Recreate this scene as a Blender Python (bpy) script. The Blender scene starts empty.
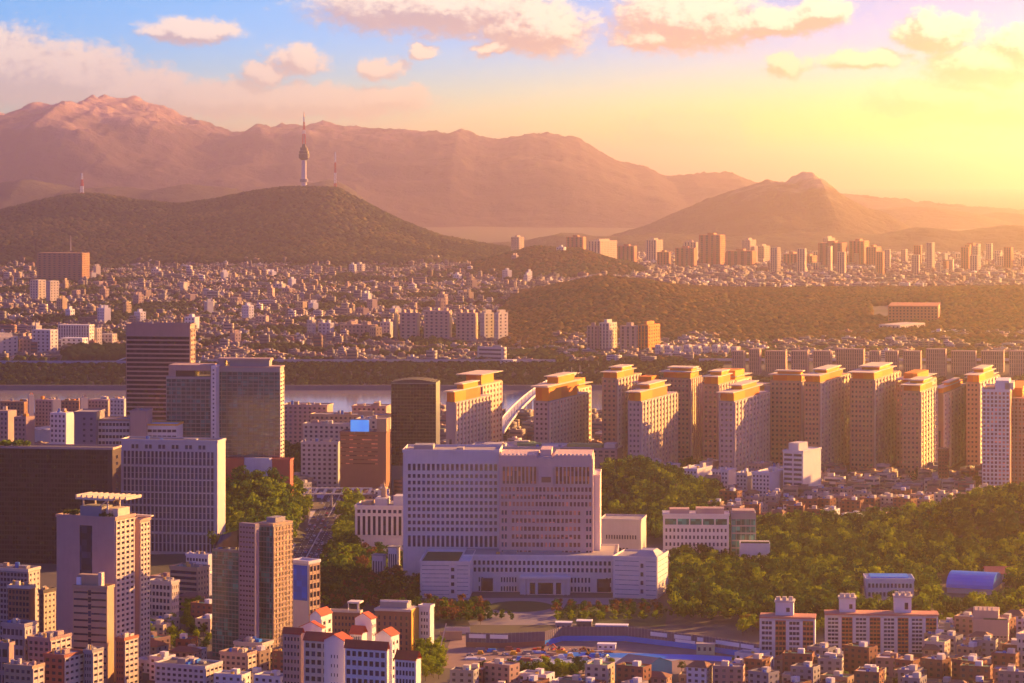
import bpy, math, random
import numpy as np
R = math.radians
sc = bpy.context.scene
COL = sc.collection
# ------------------------------------------------------------ camera
CAMH, F, HOR, CX = 280.0, 2880.0, 176.0, 512.0       # eye height (m), focal length in pixels, horizon row, centre column
cam_d = bpy.data.cameras.new('camera')
cam = bpy.data.objects.new('camera', cam_d); COL.objects.link(cam)
cam.location = (0, 0, CAMH); cam.rotation_euler = (R(90), 0, 0)
cam_d.sensor_width = 36.0; cam_d.lens = 36.0 * F / 1024.0
cam_d.shift_y = -(341.5 - HOR) / 1024.0
cam_d.clip_start = 1.0; cam_d.clip_end = 80000.0
sc.camera = cam
# ------------------------------------------------------------ light
SUN_AZ, SUN_EL = 52.0, 15.0                          # degrees right of the view direction, degrees above horizon
sc.view_settings.view_transform = 'Standard'; sc.view_settings.look = 'None'
sc.view_settings.gamma = 1.0; sc.view_settings.use_curve_mapping = False
sc.view_settings.exposure = 1.66
sc.render.engine = 'CYCLES'
sc.cycles.use_denoising = True
sc.cycles.max_bounces = 5; sc.cycles.diffuse_bounces = 2; sc.cycles.glossy_bounces = 2
sc.cycles.volume_bounces = 0; sc.cycles.transparent_max_bounces = 6
sc.cycles.sample_clamp_indirect = 4.0
az, el = R(SUN_AZ), R(SUN_EL)
SUN = np.array([math.sin(az) * math.cos(el), math.cos(az) * math.cos(el), math.sin(el)])
sl = bpy.data.lights.new('sun', 'SUN'); sl.energy = 5.0; sl.angle = R(0.6); sl.color = (1.0, 0.48, 0.13)
so = bpy.data.objects.new('sun', sl); COL.objects.link(so)
import mathutils
so.rotation_euler = mathutils.Vector(SUN).to_track_quat('Z', 'Y').to_euler()

class NT:
    """short hand for building node trees"""
    def __init__(s, nt): s.nt = nt
    def n(s, t, **kw):
        nd = s.nt.nodes.new(t)
        for k, v in kw.items(): setattr(nd, k, v)
        return nd
    def l(s, a, b): s.nt.links.new(a, b)
    def put(s, sock, v):
        if isinstance(v, (int, float, tuple, list)): sock.default_value = v
        else: s.l(v, sock)
    def m(s, op, a, b=0.0, c=None, clamp=False):
        nd = s.n('ShaderNodeMath', operation=op, use_clamp=clamp)
        s.put(nd.inputs[0], a); s.put(nd.inputs[1], b)
        if c is not None: s.put(nd.inputs[2], c)
        return nd.outputs[0]
    def vm(s, op, a, b=(0, 0, 0)):
        nd = s.n('ShaderNodeVectorMath', operation=op)
        s.put(nd.inputs[0], a); s.put(nd.inputs[1], b)
        return nd.outputs['Value'] if op in ('LENGTH', 'DOT_PRODUCT') else nd.outputs[0]
    def sm(s, v, lo, hi, a=0.0, b=1.0):
        nd = s.n('ShaderNodeMapRange', interpolation_type='SMOOTHSTEP')
        s.put(nd.inputs[0], v); s.put(nd.inputs[1], lo); s.put(nd.inputs[2], hi); s.put(nd.inputs[3], a); s.put(nd.inputs[4], b)
        return nd.outputs[0]
    def mix(s, f, a, b, mode='MIX'):
        nd = s.n('ShaderNodeMix', data_type='RGBA', blend_type=mode)
        s.put(nd.inputs[0], f); s.put(nd.inputs[6], a if not isinstance(a, tuple) else (*a[:3], 1)); s.put(nd.inputs[7], b if not isinstance(b, tuple) else (*b[:3], 1))
        return nd.outputs[2]
    def noise(s, vec, scale, detail=3.0, rough=0.5, color=False, dist=0.0):
        nd = s.n('ShaderNodeTexNoise'); s.l(vec, nd.inputs['Vector'])
        nd.inputs['Scale'].default_value = scale; nd.inputs['Detail'].default_value = detail
        nd.inputs['Roughness'].default_value = rough; nd.inputs['Distortion'].default_value = dist
        return nd.outputs['Color' if color else 'Fac']
    def xyz(s, x, y, z=0.0):
        nd = s.n('ShaderNodeCombineXYZ'); s.put(nd.inputs[0], x); s.put(nd.inputs[1], y); s.put(nd.inputs[2], z)
        return nd.outputs[0]

# sky: Nishita, its height axis stretched so that the low band the lens sees runs from warm haze to blue; clouds by direction
w = bpy.data.worlds.new('World'); sc.world = w; w.use_nodes = True
w.node_tree.nodes.clear(); T = NT(w.node_tree)
tc = T.n('ShaderNodeTexCoord').outputs['Generated']
sep = T.n('ShaderNodeSeparateXYZ'); T.l(tc, sep.inputs[0])
X, Y, Z = sep.outputs
azim = T.m('DEGREES', T.m('ARCTAN2', X, Y))
elev = T.m('DEGREES', T.m('ARCSINE', Z))
sky = T.n('ShaderNodeTexSky', sky_type='NISHITA'); sky.sun_disc = False
sky.sun_elevation = el; sky.sun_rotation = az; sky.air_density = 1.0; sky.dust_density = 2.2; sky.ozone_density = 2.5
T.l(T.vm('NORMALIZE', T.xyz(X, Y, T.m('MULTIPLY', Z, 5.0))), sky.inputs[0])
SKYGAIN = 1.0
skyc = sky.outputs[0]
# a faint rose grade high up and a warm one low towards the sun side, in world directions
grade = T.mix(T.sm(elev, 0.6, 3.1), T.mix(T.sm(azim, -10.0, 11.0), (1.0, 1.45, 1.0), (0.70, 1.35, 0.04)),
              T.mix(T.sm(azim, -7.0, 12.0), (0.05, 1.30, 1.90), (0.20, 0.72, 1.20)))
skyc = T.mix(T.sm(elev, 5.0, 14.0), grade, (0.42, 0.46, 1.5))
skyc = T.mix(T.sm(T.m('ABSOLUTE', azim), 30.0, 95.0), skyc, (0.92, 0.92, 2.2))
mm = T.n('ShaderNodeMix', data_type='RGBA', blend_type='MULTIPLY'); mm.inputs[0].default_value = 1.0
T.l(sky.outputs[0], mm.inputs[6]); T.l(skyc, mm.inputs[7]); skyc = mm.outputs[2]
# clouds: (azimuth deg, elevation deg, half width, half height) in the directions where they hang
K = 180 / math.pi / F
def pe(px, y, rx, ry): return ((px - CX) * K, (HOR - y) * K, rx * K, ry * K)
CL = [pe(*c) for c in [(2, 66, 75, 42), (72, 80, 85, 36), (135, 94, 70, 28), (210, 100, 80, 22), (300, 102, 130, 19),
      (192, 31, 52, 15), (300, 60, 30, 17), (262, 74, 26, 12), (430, 8, 130, 30), (535, 28, 66, 30), (492, 48, 24, 8),
      (380, 67, 28, 12), (418, 51, 18, 9), (385, 97, 50, 12), (685, 20, 78, 36), (655, 38, 40, 14), (775, 22, 75, 15), (820, 14, 30, 15), (860, 60, 50, 11),
      (790, 66, 22, 12), (935, 34, 46, 22), (985, 68, 72, 22), (1035, 50, 55, 26), (925, 101, 70, 20), (1000, 108, 60, 10), (985, 138, 80, 21), (685, 130, 66, 24), (1150, 60, 90, 40), (-120, 70, 90, 40)]]
cg = bpy.data.node_groups.new('cloud_field', 'ShaderNodeTree')
cg.interface.new_socket('P', in_out='INPUT', socket_type='NodeSocketVector')
cg.interface.new_socket('D', in_out='OUTPUT', socket_type='NodeSocketFloat')
G = NT(cg); gi = G.n('NodeGroupInput'); go_ = G.n('NodeGroupOutput')
P0 = gi.outputs[0]
wv = G.vm('SUBTRACT', G.noise(P0, 1.7, 5, 0.58, color=True), (0.5, 0.5, 0.5))
Pw = G.vm('ADD', P0, G.vm('MULTIPLY', wv, (1.3, 0.62, 0)))
acc = None
for (cx, cy, rx, ry) in CL:
    q = G.vm('MULTIPLY', G.vm('SUBTRACT', Pw, (cx, cy, 0)), (1 / rx, 1 / ry, 0))
    dd = G.m('SUBTRACT', 1.0, G.vm('LENGTH', q))
    acc = dd if acc is None else G.m('SMOOTH_MAX', acc, dd, 0.12)
fine = G.m('MULTIPLY', G.m('SUBTRACT', G.noise(G.vm('MULTIPLY', P0, (1, 1.5, 1)), 5.5, 6, 0.6), 0.5), 0.75)
G.l(G.m('ADD', acc, fine), go_.inputs[0])
Pd = T.xyz(azim, elev, 0.0)
def cf(vec):
    nd = T.n('ShaderNodeGroup'); nd.node_tree = cg; T.l(vec, nd.inputs[0]); return nd.outputs[0]
d0 = cf(Pd); d1 = cf(T.vm('ADD', Pd, (0.16, 0.20, 0)))
cover = T.sm(d0, -0.22, 0.30)
lit = T.sm(T.m('SUBTRACT', d0, d1), -0.22, 0.34)
right = T.sm(azim, -9.0, 9.0); low = T.sm(elev, 3.4, 1.0)
c_lit = T.mix(right, T.mix(low, (6.6, 5.9, 5.2), (5.6, 4.6, 3.9)), T.mix(low, (7.0, 6.6, 4.8), (6.0, 5.2, 2.2)))
c_sha = T.mix(right, T.mix(low, (2.7, 2.8, 3.6), (4.2, 3.8, 3.3)), T.mix(low, (3.0, 2.3, 1.9), (3.8, 2.7, 1.1)))
cloudc = T.mix(lit, c_sha, c_lit)
opac = T.m('MULTIPLY', cover, T.sm(elev, 0.9, 2.6, 0.6, 0.95))
final = T.mix(opac, skyc, cloudc)
# added sky glow just right of the view, off the sun, brightens the haze
A = T.m('MULTIPLY', T.m('MULTIPLY', T.sm(azim, 10.2, 20.0), T.sm(azim, 66.0, 48.0)), T.sm(elev, 15.0, 3.0))
gain = T.m('ADD', 1.0, T.m('MULTIPLY', A, 72.0)); final = T.mix(1.0, final, T.xyz(gain, T.m('ADD', 1.0, T.m('MULTIPLY', A, 21.0)), T.m('ADD', 1.0, T.m('MULTIPLY', A, 1.0))), 'MULTIPLY')
bg = T.n('ShaderNodeBackground'); T.l(final, bg.inputs[0]); bg.inputs[1].default_value = 0.055
T.l(bg.outputs[0], T.n('ShaderNodeOutputWorld').inputs[0])

# ------------------------------------------------------------ materials
def newmat(name):
    m = bpy.data.materials.new(name); m.use_nodes = True; m.node_tree.nodes.clear()
    return m, NT(m.node_tree)
MATS = {}
def wall_mat(name, col, var=0.12, scale=0.15, rough=0.8, spec=0.3, metal=0.0, bump=0.0, streak=True):
    """painted or clad wall: weathering noise in object space, a different tint for each object"""
    if name in MATS: return MATS[name]
    m, t = newmat(name)
    b = t.n('ShaderNodeBsdfPrincipled'); o = t.n('ShaderNodeOutputMaterial'); t.l(b.outputs[0], o.inputs[0])
    pos = t.n('ShaderNodeNewGeometry').outputs['Position']
    n1 = t.noise(pos, scale, 4, 0.6)
    v = t.m('MULTIPLY', t.m('SUBTRACT', n1, 0.5), var * 2)
    if streak:
        n2 = t.noise(t.vm('MULTIPLY', pos, (1, 1, 0.08)), scale * 5, 3, 0.6)
        v = t.m('ADD', v, t.m('MULTIPLY', t.m('SUBTRACT', n2, 0.5), var * 1.6))
    rnd = t.n('ShaderNodeObjectInfo').outputs['Random']
    v = t.m('ADD', t.m('ADD', v, 1.0), t.m('MULTIPLY', t.m('SUBTRACT', rnd, 0.5), 0.06))
    t.l(t.mix(1.0, (*col, 1), t.xyz(v, v, v), 'MULTIPLY'), b.inputs['Base Color'])
    b.inputs['Roughness'].default_value = rough; b.inputs['Metallic'].default_value = metal
    b.inputs['Specular IOR Level'].default_value = spec
    MATS[name] = m; return m
def glass_mat(name, col, rough=0.12, spec=0.38, var=0.8):
    """window glass: dark pane, a slightly different blind and tilt behind each"""
    if name in MATS: return MATS[name]
    m, t = newmat(name)
    b = t.n('ShaderNodeBsdfPrincipled'); o = t.n('ShaderNodeOutputMaterial'); t.l(b.outputs[0], o.inputs[0])
    rnd = t.n('ShaderNodeObjectInfo').outputs['Random']
    pos = t.n('ShaderNodeNewGeometry').outputs['Position']
    wn = t.n('ShaderNodeTexWhiteNoise', noise_dimensions='3D')
    t.l(t.vm('FLOOR', t.vm('MULTIPLY', pos, (0.31, 0.31, 0.29))), wn.inputs['Vector'])
    v = t.m('ADD', 1.0 - var * 0.5, t.m('MULTIPLY', t.m('POWER', wn.outputs['Value'], 3.0), var * 2.2))
    v = t.m('MULTIPLY', v, t.m('ADD', 0.75, t.m('MULTIPLY', rnd, 0.5)))
    t.l(t.mix(1.0, (*col, 1), t.xyz(v, v, v), 'MULTIPLY'), b.inputs['Base Color'])
    b.inputs['Roughness'].default_value = rough; b.inputs['Specular IOR Level'].default_value = spec
    bp = t.n('ShaderNodeBump'); bp.inputs['Strength'].default_value = 0.25; bp.inputs['Distance'].default_value = 0.5
    t.l(t.noise(pos, 0.22, 2, 0.5), bp.inputs['Height']); t.l(bp.outputs[0], b.inputs['Normal'])
    MATS[name] = m; return m
def leaf_mat(name, col, col2, rnd_amt=1.0):
    if name in MATS: return MATS[name]
    m, t = newmat(name)
    o = t.n('ShaderNodeOutputMaterial')
    rnd = t.n('ShaderNodeObjectInfo').outputs['Random']
    pos = t.n('ShaderNodeNewGeometry').outputs['Position']
    wn = t.n('ShaderNodeTexWhiteNoise', noise_dimensions='3D'); t.l(t.vm('FLOOR', t.vm('MULTIPLY', pos, (0.11, 0.11, 0.3))), wn.inputs['Vector'])
    f = t.m('ADD', t.m('MULTIPLY', rnd, 0.6 * rnd_amt), t.m('MULTIPLY', t.noise(pos, 0.035, 3, 0.6), 0.55), clamp=True)
    f = t.m('ADD', f, t.m('MULTIPLY', t.m('SUBTRACT', wn.outputs['Value'], 0.5), 0.55), clamp=True)
    c = t.mix(f, col, col2)
    d = t.n('ShaderNodeBsdfDiffuse'); t.l(c, d.inputs[0]); tr = t.n('ShaderNodeBsdfTranslucent'); t.l(c, tr.inputs[0])
    mx = t.n('ShaderNodeMixShader'); mx.inputs[0].default_value = 0.35
    t.l(d.outputs[0], mx.inputs[1]); t.l(tr.outputs[0], mx.inputs[2]); t.l(mx.outputs[0], o.inputs[0])
    MATS[name] = m; return m

# ------------------------------------------------------------ mesh building
class MB:
    """collects boxes, prisms and quads, then becomes ONE mesh object"""
    def __init__(s): s.v = []; s.f = []; s.mi = []; s.mats = []
    def mat(s, m):
        if m not in s.mats: s.mats.append(m)
        return s.mats.index(m)
    def quad(s, a, b, c, d, m=None):
        k = len(s.v); s.v += [tuple(a), tuple(b), tuple(c), tuple(d)]; s.f.append((k, k + 1, k + 2, k + 3)); s.mi.append(s.mat(m) if m else 0)
    def tri(s, a, b, c, m=None):
        k = len(s.v); s.v += [tuple(a), tuple(b), tuple(c)]; s.f.append((k, k + 1, k + 2)); s.mi.append(s.mat(m) if m else 0)
    def box(s, x0, x1, y0, y1, z0, z1, m=None):
        k = len(s.v)
        s.v += [(x0, y0, z0), (x1, y0, z0), (x1, y1, z0), (x0, y1, z0), (x0, y0, z1), (x1, y0, z1), (x1, y1, z1), (x0, y1, z1)]
        i = s.mat(m) if m else 0
        for q in ((0, 3, 2, 1), (4, 5, 6, 7), (0, 1, 5, 4), (1, 2, 6, 5), (2, 3, 7, 6), (3, 0, 4, 7)):
            s.f.append(tuple(k + j for j in q)); s.mi.append(i)
    def prism(s, pts, z0, z1, m=None, top=None):
        """vertical prism over an outline (counter-clockwise); top scales the upper outline about its centre"""
        k = len(s.v); n = len(pts); i = s.mat(m) if m else 0
        cx = sum(p[0] for p in pts) / n; cy = sum(p[1] for p in pts) / n; q = 1 if top is None else top
        s.v += [(p[0], p[1], z0) for p in pts] + [(cx + (p[0] - cx) * q, cy + (p[1] - cy) * q, z1) for p in pts]
        for j in range(n):
            s.f.append((k + j, k + (j + 1) % n, k + n + (j + 1) % n, k + n + j)); s.mi.append(i)
        s.f.append(tuple(k + n + j for j in range(n))); s.mi.append(i); s.f.append(tuple(k + j for j in reversed(range(n)))); s.mi.append(i)
    def cyl(s, x, y, z0, z1, r, r1=None, n=12, m=None):
        s.prism([(x + r * math.cos(2 * math.pi * j / n), y + r * math.sin(2 * math.pi * j / n)) for j in range(n)], z0, z1, m, (r1 / r) if r1 is not None else None)
    def bar(s, a, b, t, m=None, t2=None):
        """square bar from a to b"""
        a = np.array(a, float); b = np.array(b, float); d = b - a; L = np.linalg.norm(d); d = d / max(L, 1e-6)
        u = np.cross(d, (0, 0, 1)); u = np.array((1., 0, 0)) if np.linalg.norm(u) < 1e-4 else u / np.linalg.norm(u)
        vv = np.cross(u, d); k = len(s.v); i = s.mat(m) if m else 0; t2 = t if t2 is None else t2
        for p, q in ((a, t), (b, t2)):
            for e, f in ((-1, -1), (1, -1), (1, 1), (-1, 1)): s.v.append(tuple(p + u * e * q / 2 + vv * f * q / 2))
        for q in ((0, 1, 2, 3), (7, 6, 5, 4), (0, 4, 5, 1), (1, 5, 6, 2), (2, 6, 7, 3), (3, 7, 4, 0)):
            s.f.append(tuple(k + j for j in q)); s.mi.append(i)
    def mesh(s, name, mats=None):
        me = bpy.data.meshes.new(name); me.from_pydata(s.v, [], s.f)
        for m in (mats or s.mats): me.materials.append(m)
        if s.mats and len(s.mats) > 1 and not mats: me.polygons.foreach_set('material_index', s.mi)
        me.update(); return me
    def build(s, name, mat=None, parent=None, loc=None, **kw):
        if not s.v: return None
        me = s.mesh(name, [mat] if mat else None)
        return put(name, me, parent, loc, **kw)
def put(name, me, parent=None, loc=None, rz=0.0, **kw):
    o = bpy.data.objects.new(name, me); COL.objects.link(o)
    if parent: o.parent = parent
    if loc is not None: o.location = loc
    if rz: o.rotation_euler = (0, 0, rz)
    for k, v in kw.items(): o[k] = v
    return o
def empty(name, loc, rz, label, category, group=None):
    o = bpy.data.objects.new(name, None); COL.objects.link(o); o.empty_display_size = 2
    o.location = loc; o.rotation_euler = (0, 0, rz); o['label'] = label; o['category'] = category
    if group: o['group'] = group
    return o
def np_mesh(name, V, Fq, mat, smooth=False, col=None, **kw):
    """mesh from numpy arrays (V n x 3, Fq m x 3 or 4); col = one base colour for each face"""
    me = bpy.data.meshes.new(name); V = np.ascontiguousarray(V, dtype=np.float32); Fq = np.ascontiguousarray(Fq, dtype=np.int32)
    nf, k = Fq.shape
    me.vertices.add(len(V)); me.vertices.foreach_set('co', V.ravel())
    me.loops.add(nf * k); me.loops.foreach_set('vertex_index', Fq.ravel())
    me.polygons.add(nf); me.polygons.foreach_set('loop_start', np.arange(0, nf * k, k, dtype=np.int32)); me.polygons.foreach_set('loop_total', np.full(nf, k, dtype=np.int32))
    if smooth: me.polygons.foreach_set('use_smooth', np.ones(nf, dtype=bool))
    if col is not None:
        at = me.color_attributes.new('paint', 'FLOAT_COLOR', 'CORNER')
        c4 = np.ones((nf, k, 4), dtype=np.float32); c4[:, :, :3] = col[:, None, :]; at.data.foreach_set('color', c4.ravel())
    me.materials.append(mat); me.update(calc_edges=True)
    return put(name, me, **kw)
def unit_ico(sub=1):
    import bmesh
    bm = bmesh.new(); bmesh.ops.create_icosphere(bm, subdivisions=sub, radius=1.0)
    V = np.array([v.co[:] for v in bm.verts]); Fq = np.array([[v.index for v in f.verts] for f in bm.faces]); bm.free(); return V, Fq

# value noise for terrain shapes
_rs = np.random.RandomState(5); _lat = _rs.rand(256, 256)
def vnoise(x, y):
    xi = np.floor(x).astype(int); yi = np.floor(y).astype(int); fx = x - xi; fy = y - yi
    fx = fx * fx * (3 - 2 * fx); fy = fy * fy * (3 - 2 * fy); g = lambda a, b: _lat[a % 256, b % 256]
    return (g(xi, yi) * (1 - fx) + g(xi + 1, yi) * fx) * (1 - fy) + (g(xi, yi + 1) * (1 - fx) + g(xi + 1, yi + 1) * fx) * fy - 0.5
def fbm(x, y, o=5, ridged=False):
    s = 0; a = 1.0
    for k in range(o):
        n = vnoise(x * 2 ** k + 17.3 * k, y * 2 ** k - 9.1 * k)
        s = s + a * ((0.25 - np.abs(n)) * 2 if ridged else n); a *= (0.58 if ridged else 0.5)
    return s
def sms(t): t = np.clip(t, 0, 1); return t * t * (3 - 2 * t)

# ------------------------------------------------------------ terrain
def prof(pts, d0):
    """skyline of a hill, read as heights above the plain at the distance where the hill stands"""
    a = np.array(pts, float); xs = (a[:, 0] - CX) / F * d0; zs = CAMH - (a[:, 1] - HOR) / F * d0
    return lambda x: np.interp(x, xs, zs)
NAM = prof([(-300, 262), (-150, 244), (-60, 228), (0, 214), (40, 204), (75, 197), (100, 197), (140, 205), (180, 208), (215, 203), (250, 196), (285, 191), (310, 190), (338, 191), (360, 203), (400, 224), (440, 240), (480, 248), (510, 253), (560, 262), (700, 275)], 8500)
YON = prof([(470, 316), (510, 306), (560, 290), (600, 281), (650, 284), (700, 294), (760, 299), (820, 301), (860, 300), (950, 297), (1100, 296), (1300, 300)], 5400)
GAR = prof([(440, 275), (500, 261), (535, 251), (580, 252), (612, 262), (660, 272), (740, 278)], 6900)
CRT = prof([(560, 508), (592, 490), (612, 474), (640, 472), (664, 478), (700, 494), (760, 505), (850, 512)], 2450)
GRV = prof([(185, 522), (222, 490), (250, 481), (278, 483), (294, 500), (304, 522)], 2330)
EAS = prof([(700, 545), (780, 540), (860, 533), (930, 524), (970, 512), (1010, 503), (1100, 490), (1300, 490)], 2250)
def base_h(x, d):
    b = np.interp(d, [0, 3360, 3400, 3770, 3800, 3930, 4000, 5000, 7000, 9500, 60000], [0, 0, -5, -5, 0, 19, 20, 30, 50, 22, 10])
    return b
def bump(x, d, R_, d0, front, back, b):
    t = np.where(d < d0, (d0 - d) / front, (d - d0) / back)
    return np.maximum(R_(x) - b, 0) * sms(1 - t)
def terr(x, d):
    x = np.asarray(x, float); d = np.asarray(d, float); b = base_h(x, d)
    h = b + bump(x, d, NAM, 8500, 1500, 1300, b) + bump(x, d, YON, 5400, 1050, 900, b) + bump(x, d, GAR, 6900, 600, 700, b)
    h = h + bump(x, d, GRV, 2330, 235, 190, b) + bump(x, d, CRT, 2450, 230, 130, b) + bump(x, d, EAS, 2250, 250, 160, b)
    return h + np.where(d > 4200, 1, 0) * 8 * fbm(x / 260, d / 260, 4)
def gz(x, d): return float(terr(x, d))
def at(px, y, d=None):
    """a spot on the plain for the photo's column px and ground row y"""
    d = d or F * CAMH / (y - HOR); return ((px - CX) / F * d, d)

m, t = newmat('city_ground')
b = t.n('ShaderNodeBsdfPrincipled'); t.l(b.outputs[0], t.n('ShaderNodeOutputMaterial').inputs[0])
pos = t.n('ShaderNodeNewGeometry').outputs['Position']
c = t.mix(t.noise(pos, 0.02, 4, 0.6), (0.04, 0.035, 0.038), (0.11, 0.095, 0.085))
c = t.mix(t.sm(t.noise(pos, 0.006, 4, 0.6), 0.5, 0.6), c, (0.05, 0.055, 0.025))
s_ = t.n('ShaderNodeSeparateXYZ'); t.l(pos, s_.inputs[0])
c = t.mix(t.sm(s_.outputs[1], 9000, 9700), c, t.mix(t.noise(pos, 0.004, 5, 0.7), (0.03, 0.035, 0.018), (0.10, 0.085, 0.05)))
t.l(c, b.inputs['Base Color']); b.inputs['Roughness'].default_value = 0.9
MATS['ground'] = m
ds = np.concatenate([np.linspace(1, 1200, 8), np.linspace(1300, 3300, 130), np.linspace(3330, 4050, 60), np.linspace(4100, 10000, 190), np.linspace(10500, 60000, 30)])
u = np.linspace(-1, 1, 261)
Dg, Ug = np.meshgrid(ds, u, indexing='ij'); Xg = Ug * (Dg * 0.36 + 500)
V = np.stack([Xg, Dg, terr(Xg, Dg)], -1).reshape(-1, 3)
nr, nc = Dg.shape; I = np.arange(nr * nc).reshape(nr, nc)
Q = np.stack([I[:-1, :-1], I[:-1, 1:], I[1:, 1:], I[1:, :-1]], -1).reshape(-1, 4)
np_mesh('ground', V, Q, m, smooth=True, kind='structure')

m, t = newmat('river_water')
b = t.n('ShaderNodeBsdfPrincipled'); t.l(b.outputs[0], t.n('ShaderNodeOutputMaterial').inputs[0])
b.inputs['Base Color'].default_value = (0.32, 0.29, 0.27, 1); b.inputs['Roughness'].default_value = 0.10; b.inputs['IOR'].default_value = 1.33
bp = t.n('ShaderNodeBump'); bp.inputs['Strength'].default_value = 0.05; bp.inputs['Distance'].default_value = 0.2
pos = t.n('ShaderNodeNewGeometry').outputs['Position']
t.l(t.noise(t.vm('MULTIPLY', pos, (1, 0.5, 1)), 0.4, 4, 0.6), bp.inputs['Height']); t.l(bp.outputs[0], b.inputs['Normal'])
r_ = MB(); r_.quad((-1900, 3350, -1.0), (1900, 3350, -1.0), (1900, 3800, -1.0), (-1900, 3800, -1.0)); r_.build('river', m, kind='structure')

# far ranges, each a ridge with spurs, gullies and crags
def range_(name, pts, d0, half, mat, amp, rug, top_rug=0.0, seed=0, nx=520, ny=110):
    a = np.array(pts, float); xs = (a[:, 0] - CX) / F * d0; zs = CAMH - (a[:, 1] - HOR) / F * d0
    x = np.linspace(xs[0], xs[-1], nx); v = np.linspace(-1, 1, ny); Xr, Vr = np.meshgrid(x, v, indexing='ij')
    ridge = np.interp(Xr, xs, zs); Yr = d0 + Vr * half
    prof_ = np.cos(np.clip(np.abs(Vr), 0, 1) * math.pi / 2) ** 1.25
    n = fbm(Xr / rug + seed, Yr / rug + seed, 6, True)
    shape = prof_ + amp * n * np.abs(Vr) ** 0.7 * (1 - np.abs(Vr)) * 2.2
    Zr = -6 + (ridge + 6) * shape + top_rug * fbm(Xr / (rug * .16) + 3, Yr / (rug * .16), 5, True) * sms(1 - np.abs(Vr) * 2.0)
    end = sms(np.minimum((Xr - x[0]), (x[-1] - Xr)) / 900); Zr = -6 + (Zr + 6) * (0.05 + .95 * end)
    V = np.stack([Xr, Yr, Zr], -1).reshape(-1, 3); I = np.arange(nx * ny).reshape(nx, ny)
    Q = np.stack([I[:-1, :-1], I[1:, :-1], I[1:, 1:], I[:-1, 1:]], -1).reshape(-1, 4)
    return np_mesh(name, V, Q, mat, smooth=True, kind='structure')
def hill_mat(name, wood, rock, lo, hi, sc_=0.004):
    m, t = newmat(name)
    b = t.n('ShaderNodeBsdfPrincipled'); t.l(b.outputs[0], t.n('ShaderNodeOutputMaterial').inputs[0]); b.inputs['Roughness'].default_value = 0.95
    b.inputs['Specular IOR Level'].default_value = 0.1
    g = t.n('ShaderNodeNewGeometry'); pos = g.outputs['Position']
    s = t.n('ShaderNodeSeparateXYZ'); t.l(pos, s.inputs[0])
    k = t.m('ADD', s.outputs[2], t.m('MULTIPLY', t.m('SUBTRACT', t.noise(pos, sc_, 5, 0.65), 0.5), (hi - lo) * 2.6))
    wd = t.mix(t.noise(pos, sc_ * 4, 4, 0.65), tuple(c * 0.6 for c in wood), tuple(c * 1.5 for c in wood))
    t.l(t.mix(t.sm(k, lo, hi), wd, rock), b.inputs['Base Color'])
    bp = t.n('ShaderNodeBump'); bp.inputs['Strength'].default_value = 0.9; bp.inputs['Distance'].default_value = 40
    t.l(t.noise(pos, sc_ * 2.5, 7, 0.7), bp.inputs['Height']); t.l(bp.outputs[0], b.inputs['Normal'])
    return m
HM1 = hill_mat('granite_and_forest', (0.075, 0.055, 0.055), (0.36, 0.25, 0.23), 480, 760, 0.0022)
HM2 = hill_mat('wooded_ridge', (0.06, 0.055, 0.04), (0.3, 0.25, 0.2), 330, 480, 0.004)
HM3 = hill_mat('rocky_wooded_hill', (0.075, 0.055, 0.035), (0.40, 0.33, 0.27), 190, 300, 0.005)
range_('far_mountains', [(-420, 150), (-300, 120), (-200, 128), (-90, 112), (0, 122), (18, 124), (45, 114), (68, 110), (84, 108), (96, 101), (108, 105), (125, 107), (145, 114), (165, 121), (180, 129), (205, 132), (225, 138), (248, 140), (262, 135), (278, 133), (300, 135), (320, 131), (350, 137), (385, 139), (420, 140), (445, 140), (461, 136), (478, 142), (500, 146), (525, 141), (548, 142), (575, 147), (600, 160), (625, 170), (640, 171), (662, 183), (690, 180), (722, 178), (745, 186), (800, 196), (900, 204), (1000, 214), (1100, 216), (1300, 200), (1450, 215)],
       18500, 4200, HM1, 0.36, 1500, 44, 3, 900, 180)
range_('middle_ridge', [(-300, 215), (-150, 200), (-40, 196), (0, 184), (28, 180), (50, 186), (75, 192), (110, 190), (150, 192), (190, 186), (230, 189), (262, 197), (290, 192), (312, 184), (328, 178), (345, 180), (365, 192), (385, 207), (410, 216), (440, 218), (470, 222), (500, 236), (520, 246)],
       11800, 1500, HM2, 0.22, 700, 5, 9, 340, 70)
range_('right_mountain', [(500, 252), (560, 246), (600, 238), (640, 225), (670, 216), (700, 206), (725, 196), (745, 189), (765, 185), (785, 187), (798, 179), (806, 178), (820, 187), (838, 197), (858, 203), (872, 202), (888, 209), (905, 222), (930, 236), (960, 244), (1010, 250)],
       12200, 1700, HM3, 0.28, 700, 12, 21, 340, 80)
range_('right_ridge', [(760, 232), (830, 212), (880, 206), (920, 208), (960, 213), (985, 219), (1010, 214), (1030, 216), (1100, 225), (1200, 212), (1350, 205), (1450, 218)],
       15500, 1900, HM2, 0.25, 900, 6, 30, 340, 60)
range_('low_hills', [(330, 262), (400, 250), (440, 243), (480, 238), (520, 240), (560, 234), (600, 238), (660, 235), (720, 238), (800, 233), (880, 236), (920, 229), (960, 232), (1010, 226), (1100, 232), (1250, 240), (1350, 250)],
       10200, 700, HM2, 0.25, 420, 5, 41, 340, 50)
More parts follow.
